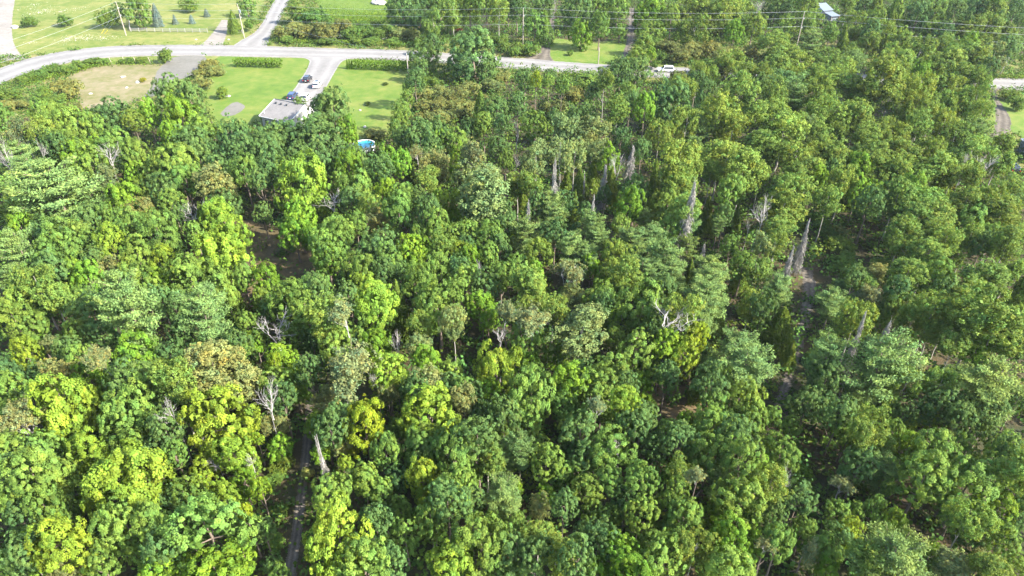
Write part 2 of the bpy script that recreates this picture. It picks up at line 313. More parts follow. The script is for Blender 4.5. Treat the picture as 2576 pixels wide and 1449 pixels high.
# --- inside the wood
clr = [at(*q) for q in ((600, 560), (680, 570), (760, 610), (860, 655), (850, 720), (760, 720), (690, 700), (620, 780), (585, 750), (600, 660))]
sheet("forest_clearing", ragged(clr, 0.3, 12), 0.02, M['clearing'])
clr2 = [at(*q) for q in ((1620, 985), (1700, 970), (1780, 1000), (1770, 1060), (1680, 1070), (1620, 1040))]
sheet("forest_clearing", ragged(clr2, 0.2, 13), 0.02, M['clearing'])
trk = [[at(*q) for q in ((700, 1500), (718, 1420), (735, 1330), (746, 1250), (755, 1180), (761, 1120), (768, 1050), (772, 980))], [at(*q) for q in ((745, 1500), (748, 1420), (760, 1330), (768, 1250), (776, 1180), (782, 1120), (786, 1050), (788, 980))]]
strip("forest_track", *trk, 0.03, M['track'], 0.1, 14)
trk2 = [[at(*q) for q in ((1945, 1060), (1958, 985), (1990, 900), (2014, 800), (2020, 730), (2015, 660), (2020, 610))], [at(*q) for q in ((1985, 1060), (1985, 985), (2012, 900), (2035, 800), (2052, 730), (2040, 660), (2035, 610))]]
strip("forest_track", *trk2, 0.03, M['track'], 0.3, 15)
OPEN = [[proj((p[0], p[1], 0)) for p in q] for q in (mead, lawn, lawn2, verge, field, lot, rlawn, fern, clr, clr2, drv[0]+drv[1][::-1], top+bot[::-1], side[0]+side[1][::-1], trk[0]+trk[1][::-1], [at(*q) for q in ((1995, 745), (2000, 680), (2075, 690), (2080, 740))], dr3[0]+dr3[1][::-1], dr4[0]+dr4[1][::-1], dr5[0]+dr5[1][::-1], shoulder)]
def inside(poly, x, y):
    c = False; n = len(poly); j = n-1
    for i in range(n):
        xi, yi = poly[i]; xj, yj = poly[j]
        if (yi > y) != (yj > y) and x < (xj-xi)*(y-yi)/(yj-yi)+xi: c = not c
        j = i
    return c
def is_open(u, v): return any(inside(p, u, v) for p in OPEN)
# ------------------------------------------------------------------ foliage builders (unit crowns: about 3 m half-width, 3 m half-height)
def unit(a): return a/(np.linalg.norm(a, axis=-1, keepdims=True)+1e-9)
def quads(P, N, size, rng, ratio=1.0, along=None):
    """leaf blades at P facing N; along = direction of the long side"""
    n = len(P); r = unit(rng.normal(size=(n, 3))) if along is None else along
    A = unit(np.cross(N, r)); B = unit(np.cross(A, N))
    s = (size*rng.uniform(.7, 1.35, n))[:, None]
    w, l = s*.5*ratio, s*.5
    V = np.stack([P-B*l, P+A*w, P+B*l, P-A*w], 1).reshape(-1, 3)
    return V
def leafmesh(name, parts, mat, fit=False):
    V = np.concatenate([p[0] for p in parts])
    if fit:
        r = np.percentile(np.hypot(V[:, 0], V[:, 1]), 97); z0, z1 = np.percentile(V[:, 2], (1.5, 98.5)); V = np.stack([V[:, 0]*2.95/r, V[:, 1]*2.95/r, (V[:, 2]-(z0+z1)/2)*5.8/(z1-z0)], 1)
    Tn = np.concatenate([p[1] for p in parts])
    F = np.arange(len(V)).reshape(-1, 4)
    return mesh_np(name, V, F, mat, tint=np.repeat(Tn, 4, 0))
def tints(n, rng, lo, hi, warm=0.12):
    b = rng.uniform(lo, hi, n); w = rng.normal(0, warm, n)
    return np.stack([b*(1+w), b, b*(1-w*.8)], 1)
def clump_leaves(C, D, R, per, leaf, rng, flat=.8, up=.45, jit=.75, lo=.8, hi=1.2, warm=.06, ratio=1.0):
    """leaf clumps of radius R at C, each facing D"""
    n = len(C); k = per
    off = unit(rng.normal(size=(n, k, 3)))*(rng.uniform(.35, 1, (n, k, 1))**.6)
    dn = (off*D[:, None]).sum(-1, keepdims=True)
    off = np.where(dn < -.25, off-1.6*dn*D[:, None], off)
    off = off-(1-flat)*(off*D[:, None]).sum(-1, keepdims=True)*D[:, None]
    P = C[:, None]+off*R[:, None, None]
    N = unit(D[:, None]*.55+off*.6+np.array([0, 0, up])+rng.normal(0, jit, (n, k, 3))*.55)
    tn = np.repeat(tints(n, rng, lo, hi, warm), k, 0)*tints(n*k, rng, .85, 1.15, .04)
    return quads(P.reshape(-1, 3), N.reshape(-1, 3), leaf, rng, ratio), tn
def broadleaf(seed, nl=13, lobe=(1.0, 1.55), cl=(.26, .46), per=100, leaf=.122, dens=7.0, squash=1.0, core=380, spread=1.0):
    rng = np.random.default_rng(seed)
    L = [np.array([0, 0, 1.15*squash])]; RL = [1.5]
    ga = rng.uniform(0, 6.28)
    for i in range(nl):
        z = 1-2*(i+.5)/nl*.86; z += rng.normal(0, .08)
        r = math.sqrt(max(0, 1-min(1, abs(z))**2)); ga += 2.4+rng.normal(0, .25)
        rad = rng.uniform(1.35, 1.95)*spread
        L.append(np.array([r*math.cos(ga)*rad, r*math.sin(ga)*rad, z*1.75*squash+rng.normal(0, .15)])); RL.append(rng.uniform(*lobe)*(1 if z > -.3 else .8))
    L = np.array(L); RL = np.array(RL); C = []; D = []
    for c, r in zip(L, RL):
        m = int(dens*r*r*1.6)
        d = unit(rng.normal(size=(m*2, 3))); d = d[(d*unit(c[None]+np.array([0, 0, .5]))).sum(1) > -.35][:m]
        p = c+d*r*rng.uniform(.82, 1.12, (len(d), 1))
        # drop clumps buried in other lobes
        inn = (np.linalg.norm(p[:, None]-L[None], axis=2) < RL[None]*.78).sum(1) > 0
        C.append(p[~inn]); D.append(d[~inn])
    C = np.concatenate(C); D = np.concatenate(D); R = rng.uniform(*cl, len(C))
    ks = rng.random(len(C)) < .16; C[ks] += unit(D[ks]+np.array([0, 0, .35]))*rng.uniform(.15, .6, (ks.sum(), 1)); R[ks] *= .75; R *= rng.choice([.7, 1, 1, 1.35], len(R))
    a = clump_leaves(C, D, R, per, leaf, rng, up=.32, jit=.55, lo=.72, hi=1.25)
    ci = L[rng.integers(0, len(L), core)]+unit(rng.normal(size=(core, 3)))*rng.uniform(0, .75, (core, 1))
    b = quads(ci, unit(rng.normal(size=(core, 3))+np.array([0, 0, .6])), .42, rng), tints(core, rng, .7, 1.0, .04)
    return leafmesh("crown", [a, b], M['leaf'], True)
def aspen(seed, n=330, per=32, leaf=.145, wid=.78, gap=.25):
    rng = np.random.default_rng(seed); C = []; D = []
    bl = unit(rng.normal(size=(16, 3)))*np.array([1.6*wid, 1.6*wid, 2.1]); br = rng.uniform(.8, 1.4, 16)
    while len(C) < n:
        i = rng.integers(0, 16); d = unit(rng.normal(size=3)); p = bl[i]+d*br[i]*rng.uniform(.5, 1.1)
        if p[2] > -3: C.append(p); D.append(unit(d+p*.15))
    C = np.array(C); D = np.array(D)
    a = clump_leaves(C, D, rng.uniform(.22, .44, n), per, leaf, rng, flat=1.0, up=.35, jit=1.1, lo=.72, hi=1.25, warm=.09)
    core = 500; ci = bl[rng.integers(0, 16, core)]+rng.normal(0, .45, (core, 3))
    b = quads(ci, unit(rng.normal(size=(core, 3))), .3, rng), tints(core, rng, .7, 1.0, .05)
    return leafmesh("crown", [a, b], M['leaf'], True)
def pine(seed, whorls=8, soft=1.0):
    rng = np.random.default_rng(seed); Pn = []; Nn = []; An = []; Tn = []
    wood = MB()
    for w in range(whorls+1):
        t = w/whorls; z0 = -2.9+5.6*t+rng.normal(0, .12)
        ln = 3.0*(.35+.75*math.sin(math.pi*min(1, (1-t)*.9+.06))) if t < .97 else .5
        nb = rng.integers(6, 10) if t < .85 else 5; a0 = rng.uniform(0, 6.28)
        for k in range(nb):
            an = a0+6.283*k/nb+rng.normal(0, .3); l = ln*rng.uniform(.5, 1.15)*(1 if rng.random() > .12 else .5)
            d = np.array([math.cos(an), math.sin(an), 0.0]); rise = rng.uniform(.05, .35)+.5*t
            s = np.linspace(.22, 1, max(5, int(l*3.4)))
            br = np.array([0, 0, z0])+d*s[:, None]*l+np.array([0, 0, 1])*(rise*l*s[:, None]**1.4*.55)
            wood.tube([(0, 0, z0), br[len(br)//2], br[-1]], [.06, .04, .015], 3, False)
            for q, sv in zip(br, s):
                wid = .22+.5*min(1, sv*1.3)*l*.33*(1.15-sv*.5)
                m = int(24+30*wid)
                side = np.array([-d[1], d[0], 0.])
                off = rng.normal(0, 1, (m, 3)); lat = off[:, :1]*wid*.72
                P = q+side*lat+d*(off[:, 1:2]*.17-abs(lat)*.25)+np.array([0, 0, 1])*(off[:, 2:]*.095+abs(lat)*.12)
                al = unit(d*.75+side*np.sign(lat)*.45+np.array([0, 0, .55])+rng.normal(0, .33, (m, 3)))
                N = unit(np.array([0, 0, 1.])+rng.normal(0, .5, (m, 3))+d*.25)
                Pn.append(P); Nn.append(N); An.append(al); Tn.append(np.repeat(tints(1, rng, .8, 1.2, .05), m, 0)*tints(m, rng, .85, 1.15, .03))
    P = np.concatenate(Pn); N = np.concatenate(Nn); A = np.concatenate(An)
    A = unit(np.cross(A, N)) if False else A
    V = quads(P, N, .27*soft, rng, .36, A)
    return leafmesh("crown", [(V, np.concatenate(Tn))], M['needle']), wood
def conifer(seed, n=5200, leaf=.22, shape=.85, gaps=.25):
    rng = np.random.default_rng(seed)
    t = rng.random(n)**.75; t = 1-t                     # more low down
    an = rng.uniform(0, 6.283, n)
    lum = 1+.16*np.sin(an*5+seed)+.14*np.sin(an*3-t*9)+.10*np.sin(t*31+an*2)
    r = 3.0*((1-t)**shape)*lum*rng.uniform(.78, 1.02, n)+.05
    P = np.stack([r*np.cos(an), r*np.sin(an), -3+6*t+rng.normal(0, .08, n)-.12*r], 1)
    D = np.stack([np.cos(an), np.sin(an), np.full(n, .35)], 1)
    N = unit(D+rng.normal(0, .6, (n, 3))); A = unit(np.stack([np.cos(an)*.6, np.sin(an)*.6, np.full(n, .7)], 1)+rng.normal(0, .4, (n, 3)))
    V = quads(P, N, leaf*1.35, rng, .6, A)
    cl = .82+.36*(.5+.5*np.sin(an*7+t*23+seed))
    core = 500; tc = rng.random(core); rc = 2.0*(1-tc)**shape*rng.random(core); ac = rng.uniform(0, 6.28, core)
    Pc = np.stack([rc*np.cos(ac), rc*np.sin(ac), -3+5.7*tc], 1)
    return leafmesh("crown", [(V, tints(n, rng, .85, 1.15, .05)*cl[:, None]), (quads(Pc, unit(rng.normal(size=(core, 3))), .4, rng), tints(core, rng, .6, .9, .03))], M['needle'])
def shrub(seed, n=120, per=26, leaf=.2, flat=.75):
    rng = np.random.default_rng(seed); L = []; RL = []
    for i in range(9):
        a = rng.uniform(0, 6.28); r = 1.9*math.sqrt(rng.random()); L.append((r*math.cos(a), r*math.sin(a), rng.uniform(-2.2, 1.2)*(1-r/4))); RL.append(rng.uniform(.9, 1.6))
    L = np.array(L); RL = np.array(RL); C = []; D = []
    for c, r in zip(L, RL):
        d = unit(rng.normal(size=(int(22*r), 3))); d[:, 2] = abs(d[:, 2])*rng.choice([1, 1, 1, -.6], len(d)); p = c+d*r*rng.uniform(.75, 1.15, (len(d), 1))
        k = p[:, 2] > -2.95; C.append(p[k]); D.append(d[k])
    C = np.concatenate(C); D = np.concatenate(D)
    a = clump_leaves(C, D, rng.uniform(.28, .55, len(C)), per, leaf, rng, jit=1.0, lo=.72, hi=1.22, warm=.08)
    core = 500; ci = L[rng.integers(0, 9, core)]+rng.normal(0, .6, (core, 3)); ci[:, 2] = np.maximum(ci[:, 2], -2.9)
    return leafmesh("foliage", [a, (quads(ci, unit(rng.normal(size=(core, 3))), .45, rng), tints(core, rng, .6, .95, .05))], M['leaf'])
def branching(seed, h=6.0, levels=4, ang=.62, thick=.11, z0=-3.0, spread=1.0, start=.35, split=False):
    """a leafless limb system from (0,0,z0) up; returns the mesh builder and twig tips"""
    rng = np.random.default_rng(seed); mb = MB(); stem = MB(); tips = []
    def grow(p, d, l, r, lv):
        n = 3; pts = [p]; q = p.copy(); dd = d.copy()
        for i in range(n):
            dd = unit(dd+rng.normal(0, .13, 3)+np.array([0, 0, .05])); q = q+dd*l/n; pts.append(q.copy())
        (mb if lv or not split else stem).tube(pts, list(np.linspace(r, r*.55, n+1)), 5 if lv < 2 else 3, False)
        if lv >= levels: tips.append((q.copy(), dd.copy())); return
        nb = rng.integers(3, 5) if lv < 2 else rng.integers(2, 4)
        for k in range(nb):
            f = rng.uniform(start, 1) if k else 1.0
            i = min(n, max(1, int(round(f*n)))); base = pts[i]
            perp = unit(np.cross(dd, rng.normal(size=3))); a = rng.uniform(.55, 1.25)*ang*(1 if k else .45)
            nd = unit(dd*math.cos(a)+perp*math.sin(a)*spread+np.array([0, 0, .12]))
            grow(base, nd, l*rng.uniform(.55, .8), r*.62*rng.uniform(.8, 1.1), lv+1)
    grow(np.array([0, 0, z0]), np.array([0, 0, 1.]), h*.42, thick, 0)
    return (mb, stem) if split else (mb, tips)
def halfbare(seed):
    rng = np.random.default_rng(seed); mb, tips = branching(seed, 6.2, 4, .72, .10)
    tp = np.array([t[0] for t in tips]); s = 2.7/np.percentile(np.hypot(tp[:, 0], tp[:, 1]), 92); z1 = tp[:, 2].max()
    mb.v = [(x*s, y*s, -3+(z+3)*5.9/(z1+3)) for x, y, z in mb.v]; tp = tp*np.array([s, s, 1]); tp[:, 2] = -3+(tp[:, 2]+3)*5.9/(z1+3)
    k = 560; ix = rng.integers(0, len(tp), k); C = tp[ix]*rng.uniform(.62, 1.04, (k, 1))+rng.normal(0, .3, (k, 3)); C[:, 2] += .45; D = unit(C+np.array([0, 0, 2.5]))
    a = clump_leaves(C, D, rng.uniform(.2, .42, k), 15, .16, rng, flat=1.0, jit=1.2, lo=.72, hi=1.25, warm=.13)
    return leafmesh("crown", [a], M['leaf']), mb
def deadspruce(seed):
    rng = np.random.default_rng(seed); mb = MB(); mb2 = MB()
    mb.tube([(0, 0, -3), (.03, 0, 0), (0, .03, 3.1)], [.13, .08, .015], 6)
    P = []; A = []
    for i in range(190):
        t = rng.random()**.8; t = 1-t; z = -2.6+5.5*t; l = 2.9*(1-t)**.8*rng.uniform(.55, 1.05)+.12; an = rng.uniform(0, 6.28)
        d = np.array([math.cos(an), math.sin(an), 0]); dr = rng.uniform(.05, .4)
        b = np.array([0, 0, z]); e = b+d*l-np.array([0, 0, dr*l]); m = b+d*l*.5-np.array([0, 0, dr*l*.25])
        mb2.tube([b, m, e], [.035, .025, .012], 3, False)
        n = int(9+l*12); s = rng.uniform(.15, 1, n)[:, None]
        P.append(b+d*l*s-np.array([0, 0, 1])*dr*l*s**2+rng.normal(0, .09, (n, 3))); A.append(unit(np.cross(d, (0, 0, 1))*rng.choice([-1, 1], n)[:, None]+d*.5-np.array([0, 0, .7])+rng.normal(0, .4, (n, 3))))
    P = np.concatenate(P); A = np.concatenate(A)
    V = quads(P, unit(rng.normal(size=P.shape)+np.array([0, 0, .4])), .42, rng, .14, A)
    b = len(mb2.v); mb2.v += [tuple(v) for v in V.tolist()]; mb2.f += [(b+4*i, b+4*i+1, b+4*i+2, b+4*i+3) for i in range(len(P))]
    return mb2, mb
def trunk_mb(seed, limbs=6, r=.16, reach=1.6, lo=.45):
    """trunk 10 m tall, with limbs that run into the crown"""
    rng = np.random.default_rng(seed); mb = MB(); z = np.linspace(0, 10, 7)
    off = np.cumsum(rng.normal(0, .07, (7, 2)), 0); off[0] = 0
    mb.tube([(o[0], o[1], h) for o, h in zip(off, z)], [r*1.5]+list(np.linspace(r, r*.25, 6)), 7, False)
    for k in range(limbs):
        h = rng.uniform(lo, .9); i = int(h*6); b = np.array([off[i][0], off[i][1], z[i]]); an = k*2.4+rng.normal(0, .3); l = reach*rng.uniform(.6, 1.2)*(1.2-h*.6)
        e = b+np.array([math.cos(an)*l, math.sin(an)*l, l*rng.uniform(.7, 1.3)]); m = (b+e)/2+np.array([math.cos(an)*.15*l, math.sin(an)*.15*l, -.08*l])
        mb.tube([b, m, e], [r*.45, r*.3, r*.12], 5, False)
    return mb

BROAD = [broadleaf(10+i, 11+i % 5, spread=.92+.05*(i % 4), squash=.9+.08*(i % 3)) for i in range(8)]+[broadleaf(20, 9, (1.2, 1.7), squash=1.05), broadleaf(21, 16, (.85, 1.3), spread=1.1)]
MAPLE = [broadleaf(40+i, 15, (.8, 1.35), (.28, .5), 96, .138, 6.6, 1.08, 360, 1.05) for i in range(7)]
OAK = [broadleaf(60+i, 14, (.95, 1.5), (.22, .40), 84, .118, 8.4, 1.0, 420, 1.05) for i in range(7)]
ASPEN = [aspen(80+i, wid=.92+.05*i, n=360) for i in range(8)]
PINES = [pine(100+i, 8+i % 3) for i in range(5)]
PINE = [p[0] for p in PINES]; PINEWOOD = [p[1].mesh("trunk", M['bark']) for p in PINES]
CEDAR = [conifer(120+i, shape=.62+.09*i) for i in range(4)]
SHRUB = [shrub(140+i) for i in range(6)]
HALF = [halfbare(160+i) for i in range(4)]; HALFWOOD = [h[1].mesh("trunk", M['deadwood']) for h in HALF]; HALF = [h[0] for h in HALF]
BARE = [branching(180+i, 6.4, 5, .80, .13)[0] for i in range(6)]
def bare_fit(mb):
    v = np.array(mb.v); rr = np.percentile(np.hypot(v[:, 0], v[:, 1]), 97); z1 = v[:, 2].max()
    mb.v = [(x*3/rr, y*3/rr, -3+(z+3)*6/(z1+3)) for x, y, z in mb.v]
    return mb.mesh("branches", M['deadwood'])
BARE = [bare_fit(b) for b in BARE]
DEADTRUNK = [trunk_mb(250+i, 4, .085, 1.1, .5).mesh("trunk", M['deadwood'], True) for i in range(3)]
DSP = [deadspruce(200+i) for i in range(3)]; DSPT = [d[1].mesh("trunk", M['deadwood']) for d in DSP]; DSP = [d[0].mesh("branches", M['deadneedle']) for d in DSP]
TRUNK = [trunk_mb(220+i).mesh("trunk", M['bark'], True) for i in range(4)]
PALETRUNK = [trunk_mb(230+i, 5, .12, 1.1, .55).mesh("trunk", M['palebark'], True) for i in range(4)]
PINETRUNK = [trunk_mb(240, 0, .17).mesh("trunk", M['bark'], True)]
